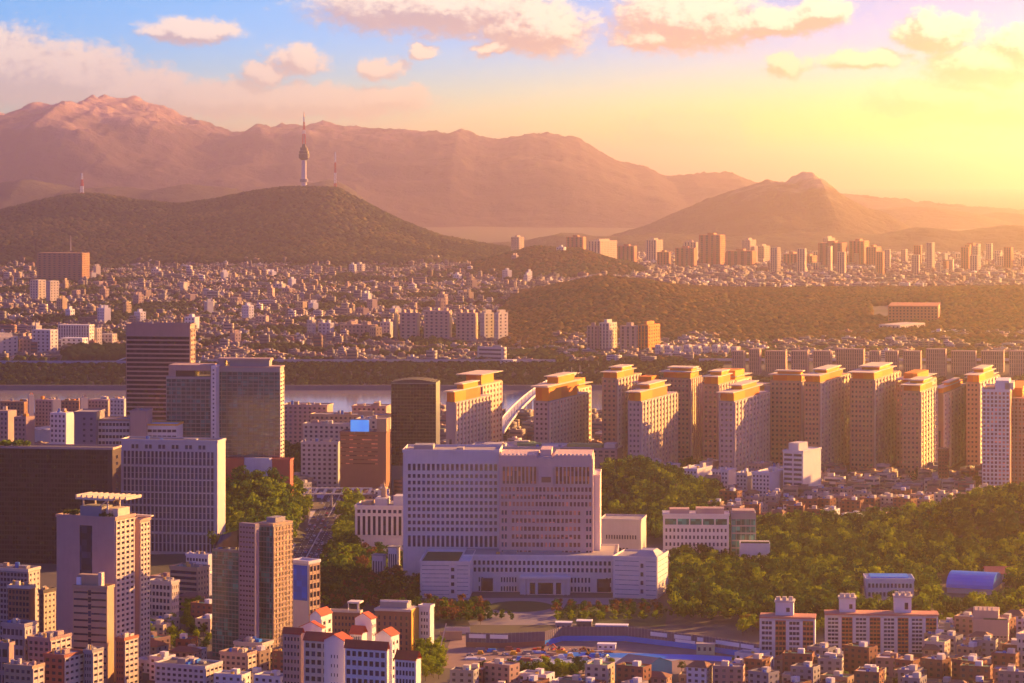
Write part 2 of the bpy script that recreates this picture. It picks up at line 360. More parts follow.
# air: one even volume round everything
m, t = newmat('haze_air'); pv = t.n('ShaderNodeVolumePrincipled')
HAZE_D, HAZE_C, HAZE_G = 5.2e-5, (1.0, 0.71, 0.92, 1), 0.84
pv.inputs['Color'].default_value = HAZE_C; pv.inputs['Density'].default_value = HAZE_D; pv.inputs['Anisotropy'].default_value = HAZE_G
t.l(pv.outputs[0], t.n('ShaderNodeOutputMaterial').inputs['Volume'])
hz = MB(); hz.box(-24000, 24000, -600, 62000, -12, 830); hz.build('haze', m, kind='stuff')
# ------------------------------------------------------------ palette
WM = wall_mat
CONC = WM('pale_concrete', (0.54, 0.51, 0.50)); MAUVE = WM('mauve_granite', (0.33, 0.22, 0.21)); CREAM = WM('cream_render', (0.60, 0.52, 0.42))
WHITE = WM('white_render', (0.68, 0.65, 0.64)); GREY = WM('grey_concrete', (0.28, 0.27, 0.28)); DKROOF = WM('dark_roofing', (0.10, 0.09, 0.10), 0.25)
LTROOF = WM('light_roofing', (0.34, 0.31, 0.30), 0.25); BRICK = WM('brown_brick', (0.30, 0.15, 0.09)); ORANGE = WM('orange_cladding', (0.70, 0.26, 0.04))
BROWN = WM('dark_brown_granite', (0.05, 0.03, 0.035)); STEEL = WM('painted_steel', (0.35, 0.35, 0.37), 0.05, rough=0.45); GRANITE = WM('court_granite', (0.72, 0.65, 0.60))
ROSE = WM('rose_granite', (0.42, 0.29, 0.26)); YELLOW = WM('yellow_paint', (0.75, 0.42, 0.05)); REDTILE = WM('red_roof_tile', (0.42, 0.07, 0.04), 0.2)
REDBR = WM('red_brick', (0.36, 0.12, 0.08)); BLUESH = WM('blue_sheet_roof', (0.0, 0.20, 0.72), 0.1, rough=0.4); TEAL = WM('teal_sheet', (0.04, 0.38, 0.42), 0.1, rough=0.5)
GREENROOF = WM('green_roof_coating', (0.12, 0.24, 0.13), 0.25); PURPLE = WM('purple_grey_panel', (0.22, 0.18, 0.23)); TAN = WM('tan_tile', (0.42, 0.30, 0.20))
TAR = WM('asphalt', (0.05, 0.05, 0.052), 0.15, streak=False); EARTH = WM('bare_earth', (0.30, 0.20, 0.13), 0.3, streak=False); WHITEP = WM('white_paint', (0.8, 0.8, 0.8), 0.03)
TANKB = WM('blue_tank', (0.05, 0.16, 0.5), 0.1); TANKY = WM('yellow_tank', (0.6, 0.4, 0.1), 0.1); REDP = WM('red_paint', (0.6, 0.05, 0.03), 0.05, rough=0.4)
GL = glass_mat('window_glass', (0.035, 0.035, 0.06)); GLB = glass_mat('blue_black_glass', (0.016, 0.022, 0.055), 0.1); GLG = glass_mat('green_glass', (0.03, 0.15, 0.13), 0.08)
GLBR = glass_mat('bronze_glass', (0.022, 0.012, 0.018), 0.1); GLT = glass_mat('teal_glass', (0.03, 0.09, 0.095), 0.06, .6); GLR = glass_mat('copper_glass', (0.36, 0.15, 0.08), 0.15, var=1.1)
GLO = glass_mat('orange_reflection_glass', (0.38, 0.16, 0.05), 0.2); GLW = glass_mat('pale_window_glass', (0.16, 0.16, 0.19), 0.12)  # orange panes: bright sky reflection put into the glass colour

GLSUN = glass_mat('sunrise_reflection_glass', (.46, .34, .18), .25, .6, var=.5)  # golden sunrise reflection put into the pane colour
MAXP = 100
class Wing:
    """one block of a building, standing with its near right-hand corner at column xc and going back at angle th"""
    def __init__(s, xl, xc, xr, ytop, d, th, wall, root=None, label='', cat='building', name='building', group=None, D=None, z0=None, up=0.0, maxp=None, part='wall', base=0.0):
        c, si = math.cos(R(th)), math.sin(R(th)); kl, kr = (xl - CX) / F, (xr - CX) / F
        Cx = (xc - CX) / F * d; W = (Cx - kl * d) / (c + kl * si)
        if D is None:
            D = (kr * d - Cx) / (si - kr * c) if abs(si - kr * c) > 1e-3 else 20.0
            if D <= 0 or D > 400: D = 20.0
            D = min(D, 130.0)
        g = gz(Cx, d) if z0 is None else z0
        s.d, s.th, s.W, s.D, s.c, s.si, s.Cx = d, th, W, D, c, si, Cx
        s.wall = wall; s.xc = xc
        ztop = CAMH - (ytop - HOR) / F * d
        lx, ly = -W / 2, D / 2
        wx, wy = Cx + lx * c + ly * si, d - lx * si + ly * c
        if root is None:
            s.root = empty(name, (wx, wy, g), -R(th), label, cat, group); s.root['_rz'] = th; s.off = (0, 0, 0)
            s.H = ztop - g; s.budget = [MAXP if maxp is None else maxp]
            s.rootpos = (wx, wy, g)
        else:
            s.root = root.root; rx, ry, rg = root.rootpos; s.rootpos = root.rootpos; s.budget = root.budget
            dx, dy = wx - rx, wy - ry
            s.off = (dx * c - dy * si, dx * si + dy * c, (0 if z0 is None else z0 - rg)); s.H = ztop - (rg if z0 is None else z0)
        s.H -= base
        s.base = base
        s.stuff = MB(); s.stuffm = []; s.skin = MB()
        s.skin.box(-W / 2, W / 2, -D / 2, D / 2, base - (25 if (root is None or z0 is None) and base == 0 else 0), base + s.H, wall)
        s.part = part
    def z(s, y): return CAMH - (y - HOR) / F * s.d - s.rootpos[2] - s.off[2]
    def fx(s, px):
        k = (px - CX) / F; return -(s.Cx - k * s.d) / (s.c + k * s.si) + s.W / 2
    def face(s, which):
        W, D = s.W, s.D
        return {'f': ((-W / 2, -D / 2), (1, 0), W), 'r': ((W / 2, -D / 2), (0, 1), D), 'b': ((W / 2, D / 2), (-1, 0), W), 'l': ((-W / 2, D / 2), (0, -1), D)}[which]
    def fbox(s, mb, which, a0, a1, z0, z1, n0, n1, m=None):
        (ox, oy), (ux, uy), L = s.face(which); nx, ny = uy, -ux
        xs = sorted([ox + ux * a0 + nx * n0, ox + ux * a1 + nx * n1]); ys = sorted([oy + uy * a0 + ny * n0, oy + uy * a1 + ny * n1])
        mb.box(xs[0], xs[1], ys[0], ys[1], z0, z1, m)
    def grid(s, which, cols, rows, z0=None, z1=None, a0=0.0, a1=None, wf=0.6, hf=0.55, t=0.35, glass=None, skin=None, piers=True, bands=True, bandt=0.8, pname='window', sill=0.0, skip=None, indiv=True):
        """openings in rows and columns: piers and floor bands stand out from the wall, each opening holds a pane"""
        (ox, oy), (ux, uy), L = s.face(which); nx, ny = uy, -ux
        a1 = L if a1 is None else a1; z1 = (s.base + s.H) if z1 is None else z1; z0 = s.base if z0 is None else z0
        glass = glass or GL; skin = skin or s.wall
        cw, rh = (a1 - a0) / cols, (z1 - z0) / rows; pw, bh = cw * (1 - wf), rh * (1 - hf)
        if piers:
            for i in range(cols + 1):
                p0 = a0 + i * cw - pw / 2; p1 = p0 + pw
                s.fbox(s.skin, which, max(p0, a0), min(p1, a1), z0, z1, 0, t, skin)
        if bands:
            for j in range(rows + 1):
                b0 = z0 + j * rh - bh / 2; b1 = b0 + bh
                s.fbox(s.skin, which, a0 + 0.02, a1 - 0.02, max(b0, z0 + 0.01), min(b1, z1 - 0.01), 0, t * bandt, skin)
        w_, h_ = cw * wf + (0.05 if piers else 0), rh * hf
        if not piers: w_ = cw * wf
        e = 0.04
        me = None
        for j in range(rows - 1, -1, -1):
            for i in range(cols):
                if skip and skip(i, j): continue
                ca = a0 + (i + .5) * cw; cz = z0 + (j + .5) * rh
                px_, py_ = ox + ux * ca + nx * e, oy + uy * ca + ny * e
                hw = w_ / 2
                if indiv and s.budget[0] > 0:
                    if me is None:
                        q = MB(); n2 = 0.06
                        # pane in a slim frame, seen from its own centre
                        q.quad((-hw * ux, -hw * uy, -h_ / 2), (hw * ux, hw * uy, -h_ / 2), (hw * ux, hw * uy, h_ / 2), (-hw * ux, -hw * uy, h_ / 2))
                        me = q.mesh(pname, [glass])
                    o = bpy.data.objects.new(pname, me); COL.objects.link(o); o.parent = s.root
                    o.location = (px_ + s.off[0], py_ + s.off[1], cz + s.off[2]); s.budget[0] -= 1
                else:
                    s.stuff.quad((px_ - hw * ux, py_ - hw * uy, cz - h_ / 2), (px_ + hw * ux, py_ + hw * uy, cz - h_ / 2), (px_ + hw * ux, py_ + hw * uy, cz + h_ / 2), (px_ - hw * ux, py_ - hw * uy, cz + h_ / 2), glass)
        return s
    def add(s, name, fn, mat=None):
        mb = MB(); fn(mb); return mb.build(name, mat, s.root, s.off)
    def rbox(s, name, fx0, fx1, fy0, fy1, z0, z1, mat):
        """a box on the roof given in fractions of the plan"""
        W, D, T_ = s.W, s.D, s.base + s.H
        return s.add(name, lambda mb: mb.box(-W / 2 + W * fx0, -W / 2 + W * fx1, -D / 2 + D * fy0, -D / 2 + D * fy1, T_ + z0, T_ + z1), mat)
    def parapet(s, h=1.2, t=0.5, mat=None, out=0.42):
        W, D, T_ = s.W / 2 + out, s.D / 2 + out, s.base + s.H; m = mat or s.wall
        def f(mb):
            mb.box(-W, W, -D, -D + t, T_ - 0.6, T_ + h); mb.box(-W, W, D - t, D, T_ - 0.6, T_ + h)
            mb.box(-W, -W + t, -D + t, D - t, T_ - 0.6, T_ + h); mb.box(W - t, W, -D + t, D - t, T_ - 0.6, T_ + h)
        s.add('parapet', f, m); return s
    def roofing(s, mat, z=0.03):
        W, D, T_ = s.W / 2, s.D / 2, s.base + s.H
        s.add('roof', lambda mb: mb.box(-W + .02, W - .02, -D + .02, D - .02, T_ + 0.01, T_ + z + .1), mat); return s
    def clutter(s, n, seed=0, hmax=3.0, mats=None):
        r = random.Random(seed); mats = mats or [s.wall, LTROOF, GREY]
        for k in range(n):
            a, b_ = r.uniform(.06, .75), r.uniform(.1, .7); w_, h_ = r.uniform(.08, .2), r.uniform(1.2, hmax)
            if r.random() < .35:
                x_, y_ = -s.W / 2 + s.W * a, -s.D / 2 + s.D * b_; T_ = s.base + s.H
                s.add('water_tank', lambda mb: mb.cyl(x_, y_, T_ + .1, T_ + .1 + h_, min(1.4, s.W * .06), n=10), r.choice([TANKB, TANKY, STEEL]))
            else: s.rbox('roof_hut', a, a + w_, b_, min(.92, b_ + w_ * 1.6), 0.1, h_, r.choice(mats))
        return s
    def done(s):
        o = s.skin.build(s.part, None, s.root, s.off)
        if s.stuff.v:
            s.stuff.build('window', None, s.root, s.off, kind='stuff')
        return s
def D_(y): return F * CAMH / (y - HOR)
# ============================================================ the courthouse
# tall left slab
dC = 1965.0
c = Wing(403, 499, 503, 452, dC + 12, 3, GRANITE, label='large pale granite court building with gridded tower slabs above a long podium', cat='courthouse', name='courthouse', D=38)
H = c.H
c.grid('f', 19, 1, c.z(471.5), c.z(463.5), c.fx(407) + c.W / 2, c.fx(498) + c.W / 2, 0.58, 0.84, glass=GLB)
c.grid('f', 19, 9, c.z(533), c.z(473), c.fx(407) + c.W / 2, c.fx(498) + c.W / 2, 0.58, 0.56, glass=GLB)
c.grid('f', 19, 1, c.z(548), c.z(535), c.fx(407) + c.W / 2, c.fx(498) + c.W / 2, 0.58, 0.86, glass=GLB)
c.grid('r', 5, 10, c.z(540), c.z(463), 3, 35, 0.4, 0.5)
c.parapet(1.5); c.roofing(LTROOF); c.rbox('roof_hut', .1, .3, .3, .7, .1, 3.5, GREY); c.rbox('roof_hut', .55, .62, .2, .5, .1, 2.0, LTROOF)
c.done()
ROSEC = WM('court_rose_granite', (0.62, 0.44, 0.38))
b = Wing(499, 593, 596, 459, dC - 8, 3, ROSEC, root=c, D=44, part='centre_block')
W2 = b.W / 2
gm = [GLR, GLBR]
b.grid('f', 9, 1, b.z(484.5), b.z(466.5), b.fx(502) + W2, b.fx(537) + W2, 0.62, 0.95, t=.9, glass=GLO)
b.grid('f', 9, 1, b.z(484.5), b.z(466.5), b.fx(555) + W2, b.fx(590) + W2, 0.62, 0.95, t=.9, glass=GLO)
b.grid('f', 24, 3, b.z(508), b.z(486), b.fx(500.5) + W2, b.fx(592) + W2, 0.6, 0.6, t=.5, glass=GLR)  # copper panes of this block carry the orange sky reflection as colour
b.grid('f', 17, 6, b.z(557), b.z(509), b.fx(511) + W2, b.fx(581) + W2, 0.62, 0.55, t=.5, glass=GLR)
b.grid('f', 2, 6, b.z(557), b.z(509), b.fx(501) + W2, b.fx(507.5) + W2, 0.6, 0.55, t=.5, glass=GLB)
b.grid('f', 2, 6, b.z(557), b.z(509), b.fx(585.5) + W2, b.fx(592) + W2, 0.6, 0.55, t=.5, glass=GLB)
def carto(mb):
    xm = b.fx(546); y0 = -b.D / 2 - 0.9
    mb.prism([(xm + 4.6 * math.cos(a * math.pi / 8), 0) for a in range(0)] or [(xm - 5, y0), (xm + 5, y0), (xm + 5, y0 + .5), (xm - 5, y0 + .5)], b.z(486), b.z(468))
b.add('centre_pier', carto, ROSEC)
b.add('crest_panel', lambda mb: mb.box(b.fx(541.5), b.fx(551), -b.D / 2 - 1.3, -b.D / 2 - .92, b.z(482.5), b.z(477)), BRICK)
# stepped crown of the centre block
T_ = b.H
b.add('crown', lambda mb: (mb.box(b.fx(499.5), b.fx(537), -b.D / 2 + .3, b.D / 2 - 1, T_, T_ + 2.2), mb.box(b.fx(554), b.fx(592), -b.D / 2 + .3, b.D / 2 - 1, T_, T_ + 2.4), mb.box(b.fx(537), b.fx(554), -b.D / 2 + 3, b.D / 2 - 4, T_, T_ + 1.0), mb.box(b.fx(540), b.fx(551), -b.D / 2 + 8, b.D / 2 - 10, T_ + 1, T_ + 5.5)), ROSEC)
b.add('balustrade', lambda mb: [mb.box(b.fx(500 + i * 4), b.fx(502 + i * 4), -b.D / 2 + .5, -b.D / 2 + 1.3, T_ + 2.42, T_ + 3.3) for i in range(23) if not 8 < i < 14], GRANITE)
b.done()
e = Wing(499, 600, 602, 476, dC + 2, 3, GRANITE, root=c, D=40, part='side_step'); e.parapet(.8, out=.2); e.done()
# podium, wings, porch
p = Wing(463, 617, 619, 557, dC - 30, 3, GRANITE, root=c, D=60, part='podium')
W2 = p.W / 2
p.grid('f', 34, 2, p.z(574), p.z(560), .5, p.W - .5, 0.55, 0.6, t=.4, glass=GLB)
p.grid('f', 14, 2, p.z(594), p.z(576), p.fx(478) + W2, p.fx(517) + W2, 0.5, 0.55, t=.4, glass=GLB, skip=lambda i, j: i > 1 and i < 8)
p.grid('f', 12, 2, p.z(594), p.z(576), p.fx(570) + W2, p.fx(612) + W2, 0.5, 0.55, t=.4, glass=GLB, skip=lambda i, j: i > 5 and i < 10)
p.add('side_entrance', lambda mb: (mb.box(p.fx(481), p.fx(493), -p.D / 2 - .5, -p.D / 2 - .45, p.z(592), p.z(579)), mb.box(p.fx(597), p.fx(610), -p.D / 2 - .5, -p.D / 2 - .45, p.z(592), p.z(579))), GLB)
p.parapet(1.0); p.roofing(LTROOF); p.clutter(5, 4, 3)
p.done()
q = Wing(520, 570, 571, 577, dC - 40, 3, GRANITE, root=c, D=12, part='porch')
q.add('canopy', lambda mb: mb.box(q.fx(519), q.fx(571), -q.D / 2 - 2, -q.D / 2, q.z(579), q.z(576.5)), GRANITE)
for (a, b2) in ((530, 535), (538, 553), (556, 561)):
    q.add('door', lambda mb: mb.box(q.fx(a), q.fx(b2), -q.D / 2 - .12, -q.D / 2 - .04, 0.5, q.z(583)), GLB)
for a in (524, 527.5, 536, 554.5, 563, 567): q.add('column', lambda mb: mb.box(q.fx(a), q.fx(a + 1.4), -q.D / 2 - 1.6, -q.D / 2 - .2, 0, q.z(579.2)), GRANITE)
q.done()
for (xl, xc, xr, yt, dd, Dp, nm) in ((420, 469.5, 472, 563, dC - 55, 60, 'side_wing'), (613, 657, 668, 559, dC - 60, None, 'side_wing')):
    s_ = Wing(xl, xc, xr, yt, dd, 3 if Dp else 17, GRANITE if Dp else WHITE, root=None if not Dp else c, D=Dp, part=nm) if Dp else \
        Wing(xl, xc, xr, yt, dd, 15, GRANITE, label='pale granite court annex with sunlit right side beside the courthouse steps', cat='court annex', name='court_annex')
    s_.grid('f', 1, 8, 1, s_.H - .5, 1, s_.W * .60, .96, 0.12, t=.25, glass=GLW, indiv=False)
    s_.grid('f', 1, 4, 2, s_.H - 2, s_.W * .62, s_.W * .70, 0.8, 0.5, t=.3, glass=GLB)
    s_.grid('f', 1, 8, 1, s_.H - .5, s_.W * .74, s_.W * .98, .96, 0.12, t=.25, glass=GLW, indiv=False)
    s_.grid('r', 3, 7, 1, s_.H - .5, 1, s_.D - 1, .85, 0.12, t=.25, glass=GLW, indiv=False)
    s_.parapet(1.2)
    T_ = s_.H
    if Dp:
        s_.add('roof_garden', lambda mb: mb.box(-s_.W / 2 + 1, s_.W / 2 - 8, -s_.D / 2 + 1, s_.D / 2 - 8, T_ + .02, T_ + .5), WM('planted_roof', (.05, .09, .03), .4))
    else:
        def gab(mb):
            w_ = s_.W / 2
            mb.prism([(-w_ * .2, -s_.D * .3), (w_ * .9, -s_.D * .3), (w_ * .9, s_.D * .35), (-w_ * .2, s_.D * .35)], T_, T_ + 4, None, .55)
        s_.add('roof_pavilion', gab, STEEL); s_.roofing(LTROOF)
    s_.done()

# ---- neighbours of the court
t_ = Wing(600, 641, 645, 521, 2120, 10, CONC, label='low pale hall with one window row, right behind the courthouse slab', cat='court hall', name='court_hall', D=30)
t_.grid('f', 12, 1, t_.z(540), t_.z(535), 4, t_.W * .9, .55, .8, t=.2, glass=GL); t_.grid('f', 7, 1, t_.z(552), t_.z(548), 4, t_.W * .7, .7, .9, t=.2, glass=GLB); t_.parapet(1.2); t_.roofing(LTROOF); t_.done()
t_ = Wing(663, 729, 731, 515, 2075, 3, WHITE, label='white office block with a green glass top storey, in the trees right of the courthouse', cat='office', name='office_building', D=20)
t_.grid('f', 5, 1, t_.z(525.5), t_.z(518.5), 1, t_.W - 1, .9, .85, t=.3, glass=GLG)
t_.grid('f', 16, 4, t_.z(555), t_.z(527), 1, t_.W - 1, .45, .5, t=.3, glass=GL)
t_.rbox('roof_hut', .1, .4, .2, .8, .1, 3.6, ROSE); t_.rbox('roof_hut', .5, .93, .2, .8, .1, 4.2, ROSE); t_.parapet(.8)
g_ = Wing(731, 756, 757, 513, 2078, 3, GREY, root=t_, D=18, part='glass_wing'); g_.grid('f', 5, 6, 1, g_.H - 4, .3, g_.W - .3, .9, .8, t=.2, glass=GLG); g_.rbox('roof_hut', .05, .95, .05, .9, 0, 1.6, ROSE); g_.done()
h_ = Wing(740, 770, 772, 543.5, 2050, 3, WHITE, root=t_, D=16, part='low_annex'); h_.add('hedge', lambda mb: mb.box(-h_.W / 2 + .5, h_.W / 2 - .5, -h_.D / 2 + .5, -h_.D / 2 + 2, h_.H, h_.H + 1.2), WM('clipped_hedge', (.06, .09, .03), .4)); h_.done()
t_.done()
t_ = Wing(355, 404, 406, 507, 2135, 6, GRANITE, label='low white columned hall with a small rooftop turret left of the courthouse', cat='hall', name='columned_hall', D=30)
t_.grid('f', 9, 1, t_.z(514), t_.z(509.5), 1, t_.W - 1, .6, .75, t=.3, glass=GLB); t_.grid('f', 9, 1, t_.z(536), t_.z(516), 1, t_.W - 1, .55, .95, t=.8, glass=GLB)
t_.parapet(1); t_.roofing(LTROOF); t_.rbox('roof_hut', .38, .62, .2, .8, .1, 5.5, CONC); t_.rbox('roof_hut', .75, .95, .3, .8, .1, 7, CONC); t_.rbox('roof_hut', .1, .3, .3, .8, .1, 2.5, TAN)
T_ = t_.H
t_.add('turret', lambda mb: (mb.cyl(t_.fx(381), 0, T_ + 5, T_ + 11, 2.4, 2.0, 8), mb.cyl(t_.fx(381), 0, T_ + 11, T_ + 13, 2.4, 1.2, 8), mb.cyl(t_.fx(381), 0, T_ + 13, T_ + 18, .9, .2, 8)), TAN); t_.done()
# library hall behind the court
t_ = Wing(470, 590, 596, 449, 2610, 8, CONC, label='long low grey hall with flat roof and rooftop plant, just behind the courthouse roofline', cat='exhibition hall', name='flat_roofed_hall', D=40)
t_.parapet(1.5); t_.clutter(9, 11, 4.5, [CREAM, CONC, GREENROOF]); t_.done()
t_ = Wing(560, 617, 622, 449, 2600, 12, MAUVE, label='low mauve block with a yellow-green roof strip peeping over the court crown', cat='office', name='low_block', D=30)
t_.grid('f', 9, 2, t_.H - 8, t_.H - 1, 1, t_.W - 1, .6, .5, t=.3, glass=GL); t_.rbox('roof_strip', .1, .7, .2, .7, .1, 3.0, WM('lichen_green_roof', (.32, .36, .12))); t_.rbox('roof_hut', .75, .95, .2, .7, .1, 4, CREAM); t_.done()

# ============================================================ left side office towers
t_ = Wing(126, 190, 195, 325, 2420, 8, MAUVE, label='tall brown banded office tower with plain top band, highest on the left', cat='office tower', name='office_tower', maxp=100)
t_.grid('f', 1, 26, t_.z(452), t_.z(336), 0.6, t_.W - .6, 1.0, .62, t=.5, glass=GLBR, piers=False, bandt=1, pname='window_band')
t_.grid('r', 2, 26, t_.z(452), t_.z(329), 1, t_.D - 1, .5, .5, t=.5, glass=GL)
t_.parapet(1.0); t_.roofing(LTROOF); T_ = t_.H
t_.add('antenna', lambda mb: (mb.cyl(t_.fx(149), 0, T_, T_ + 2, 1.5, n=8), mb.cyl(t_.fx(149), 0, T_ + 2, T_ + 7, .25, n=6)), GREY); t_.done()
# twin glass tower with spine
t_ = Wing(216, 280, 284, 368, 2330, 6, GREY, label='wide twin green-grey glass office tower with white central spine', cat='office tower', name='glass_office_tower', maxp=100)
def curtain(w_, nfl, cols, glass, z0, z1, t=.22, mat=None):
    w_.grid('f', cols, nfl, z0, z1, .4, w_.W - .4, .86, .74, t=t, glass=glass, skin=mat or STEEL)
PANEL = WM('curtain_wall_panel', (.17, .18, .18), .06, rough=.4)
curtain(t_, 22, 12, GLT, t_.z(460), t_.z(372), mat=PANEL)
t_.grid('r', 2, 22, t_.z(460), t_.z(372), .5, t_.D - .5, .6, .5, t=.3, glass=GL, skin=CREAM)
t_.rbox('roof_slab', -.01, 1.01, -.02, 1.02, 0.02, 1.2, ROSE); t_.rbox('roof_hut', .2, .82, .2, .85, 1.2, 6.0, GREY); t_.rbox('roof_cap', .02, .84, .1, .9, 6.0, 7.4, ROSE); t_.rbox('roof_hut', .02, .12, .2, .8, 1.2, 6, ROSE)
sp = Wing(211, 216, 217, 366, 2322, 6, WHITE, root=t_, D=22, part='spine'); sp.grid('f', 1, 22, sp.z(460), sp.z(368), .4, sp.W - .4, .4, .4, t=.2, glass=GL); sp.done()
lw = Wing(166, 211, 212, 377, 2326, 6, GREY, root=t_, D=26, part='left_wing'); curtain(lw, 20, 9, GLT, lw.z(460), lw.z(379), mat=PANEL)
lw.rbox('roof_hut', .22, .62, .1, .8, 0, 5.0, BROWN); lw.rbox('roof_cap', .05, .98, .05, .95, 5.0, 9.5, ROSE); lw.rbox('roof_hut', .04, .2, .1, .8, 0, 5, ROSE); lw.done(); t_.done()  # dark brown block stands in for the shaded recess under the cap
# mid complex
t_ = Wing(74, 96, 98, 413, 2300, 5, PURPLE, label='mauve concrete office complex of joined blocks in front of the banded tower', cat='office complex', name='office_complex', D=30)
t_.grid('f', 2, 5, t_.z(444), t_.z(416), t_.W * .3, t_.W * .95, .35, .4, t=.2); t_.parapet(1); t_.roofing(LTROOF)
a_ = Wing(98, 130, 131, 420, 2306, 5, PURPLE, root=t_, D=24, part='link_block'); a_.grid('f', 9, 4, a_.z(446), a_.z(421.5), .3, a_.W - .3, .8, .5, t=.35, glass=GLB, skin=CONC); a_.parapet(.8, mat=TAN); a_.done()
a_ = Wing(130, 146, 147, 412, 2296, 5, ROSE, root=t_, D=24, part='stair_block'); a_.parapet(1); a_.clutter(2, 3, 2); a_.done()
a_ = Wing(147, 177, 178, 425, 2300, 5, WHITE, root=t_, D=24, part='low_block'); a_.grid('f', 6, 3, a_.z(446), a_.z(428), .3, a_.W - .3, .85, .45, t=.3, glass=GL); a_.parapet(.8, mat=YELLOW); a_.done(); t_.done()
# dark slab
t_ = Wing(-60, 112.5, 121, 449, 2073, 9, BROWN, label='huge dark brown glass slab with a lit edge, at the left border', cat='office tower', name='dark_office_slab')
t_.grid('f', 60, 24, t_.z(566), t_.z(450.5), .5, t_.W - 3.5, .86, .7, t=.18, glass=GLBR, skin=WM('black_panel', (.028, .018, .026), .1))
t_.grid('r', 1, 17, t_.z(566), t_.z(455), t_.D * .38, t_.D * .66, .9, .5, t=.4, glass=GL, skin=TAN, piers=False, bands=False)
t_.parapet(.9, mat=ROSE); t_.roofing(DKROOF);  # pink light on the roof edge put into the parapet colour
t_.done()
# white gridded slab
t_ = Wing(121, 217.5, 225.5, 442, 2122, 11, CONC, label='white office slab with tall narrow window strips, behind the mauve corner tower', cat='office tower', name='white_office_slab')
W2 = t_.W / 2
for k in range(6):
    x0 = 131 + k * 13.4
    t_.grid('f', 2, 1, t_.z(450), t_.z(445.5), t_.fx(x0) + W2, t_.fx(x0 + 8) + W2, .7, .9, t=.25, glass=GLB)
for (ya, yb) in ((466, 452), (480, 468), (493, 481), (506, 494), (520, 507.5), (533, 521), (553, 535)):
    t_.grid('f', 23, 2, t_.z(ya), t_.z(yb), t_.fx(123) + W2, t_.fx(214.5) + W2, .62, .92, t=.5, glass=GLB)
t_.add('floor_bands', lambda mb: [mb.box(-W2, W2, -t_.D / 2 - .7, -t_.D / 2 - .01, t_.z(y_ + .5), t_.z(y_ - .9)) for y_ in (467, 480.6, 493.6, 506.8, 520.4, 534)], CONC).name = 'floor_band'
t_.parapet(1.2); t_.roofing(DKROOF); t_.clutter(3, 8, 2.5); t_.done()
# ============================================================ near towers on the left
t_ = Wing(57, 115, 134.5, 519, 1610, 24, ROSE, label='tall mauve corner tower with dark recess and sunlit gridded side, roof garden on top', cat='office tower', name='corner_tower')
W2 = t_.W / 2
t_.add('recess', lambda mb: mb.box(t_.fx(80), t_.fx(92.5), -t_.D / 2 - .25, -t_.D / 2 - .05, t_.z(684), t_.z(527)), GLB)
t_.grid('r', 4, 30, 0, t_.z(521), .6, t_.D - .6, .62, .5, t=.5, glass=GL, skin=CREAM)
t_.add('side_panel', lambda mb: (mb.box(-W2, t_.fx(80), -t_.D / 2 - .4, -t_.D / 2, 0, t_.H), mb.box(t_.fx(92.5), W2, -t_.D / 2 - .4, -t_.D / 2, 0, t_.H), mb.box(t_.fx(80), t_.fx(92.5), -t_.D / 2 - .4, -t_.D / 2, t_.z(527), t_.H)), ROSE)
T_ = t_.H; t_.parapet(1.0, out=.6)
t_.rbox('roof_hut', .35, .72, .15, .7, .1, 6, GREY); t_.rbox('roof_hut', .74, .95, .3, .9, .1, 5, CREAM)
t_.add('crown_frame', lambda mb: (mb.box(-W2 * .45, W2 * .85, -t_.D * .38, t_.D * .42, T_ + 9.6, T_ + 10.4), [mb.box(-W2 * .45 + i * 3.6, -W2 * .45 + i * 3.6 + .9, -t_.D * .38, t_.D * .42, T_ + 10.4, T_ + 12.2) for i in range(10)],
   [mb.bar((sx * W2 * .42 + W2 * .2, sy * t_.D * .3, T_), (sx * W2 * .42 + W2 * .2, sy * t_.D * .3, T_ + 9.6), .8) for sx in (-1, 1) for sy in (-1, 1)], mb.bar((-W2 * .1, -t_.D * .3, T_), (W2 * .6, -t_.D * .3, T_ + 9.6), .6)), CREAM)
def blobs(mb_pts, r, seed, n=26, zj=.6):
    """leaf clumps round each given spot, one array of faces"""
    rr = np.random.RandomState(seed); Vs, Fs = [], []; k = 0
    for (x_, y_, z_) in mb_pts:
        for i in range(n):
            v = rr.normal(size=3); v /= np.linalg.norm(v); c_ = np.array((x_, y_, z_)) + v * r * rr.uniform(.2, 1) * (1, 1, zj)
            a_ = rr.normal(size=3); a_ /= np.linalg.norm(a_); b_ = np.cross(a_, rr.normal(size=3)); b_ /= np.linalg.norm(b_); s_ = r * rr.uniform(.28, .5)
            Vs += [c_ + a_ * s_, c_ + b_ * s_, c_ - a_ * s_, c_ - b_ * s_]; Fs.append((k, k + 1, k + 2, k + 3)); k += 4
    return np.array(Vs), np.array(Fs)
LEAFG = leaf_mat('green_leaves', (.035, .065, .018), (.14, .15, .02))
V_, F_ = blobs([(-W2 * .82 + random.Random(i).uniform(0, W2 * .35), -t_.D * .4 + i * 1.2, T_ + 1.8) for i in range(8)] + [(W2 * .5 + (i % 3) * 2, -t_.D * .4 + i * 2.2, T_ + 1.6) for i in range(8)], 2.0, 3, 24)
o = np_mesh('roof_garden', V_, F_, LEAFG, parent=t_.root)
t_.done()
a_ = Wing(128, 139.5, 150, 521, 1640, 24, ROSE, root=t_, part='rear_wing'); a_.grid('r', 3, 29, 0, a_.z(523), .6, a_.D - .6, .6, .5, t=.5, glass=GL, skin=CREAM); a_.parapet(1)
a_.add('helipad_arm', lambda mb: mb.box(-2, 9, -2, 1.2, a_.H + 2.2, a_.H + 3.0), CREAM); a_.done()
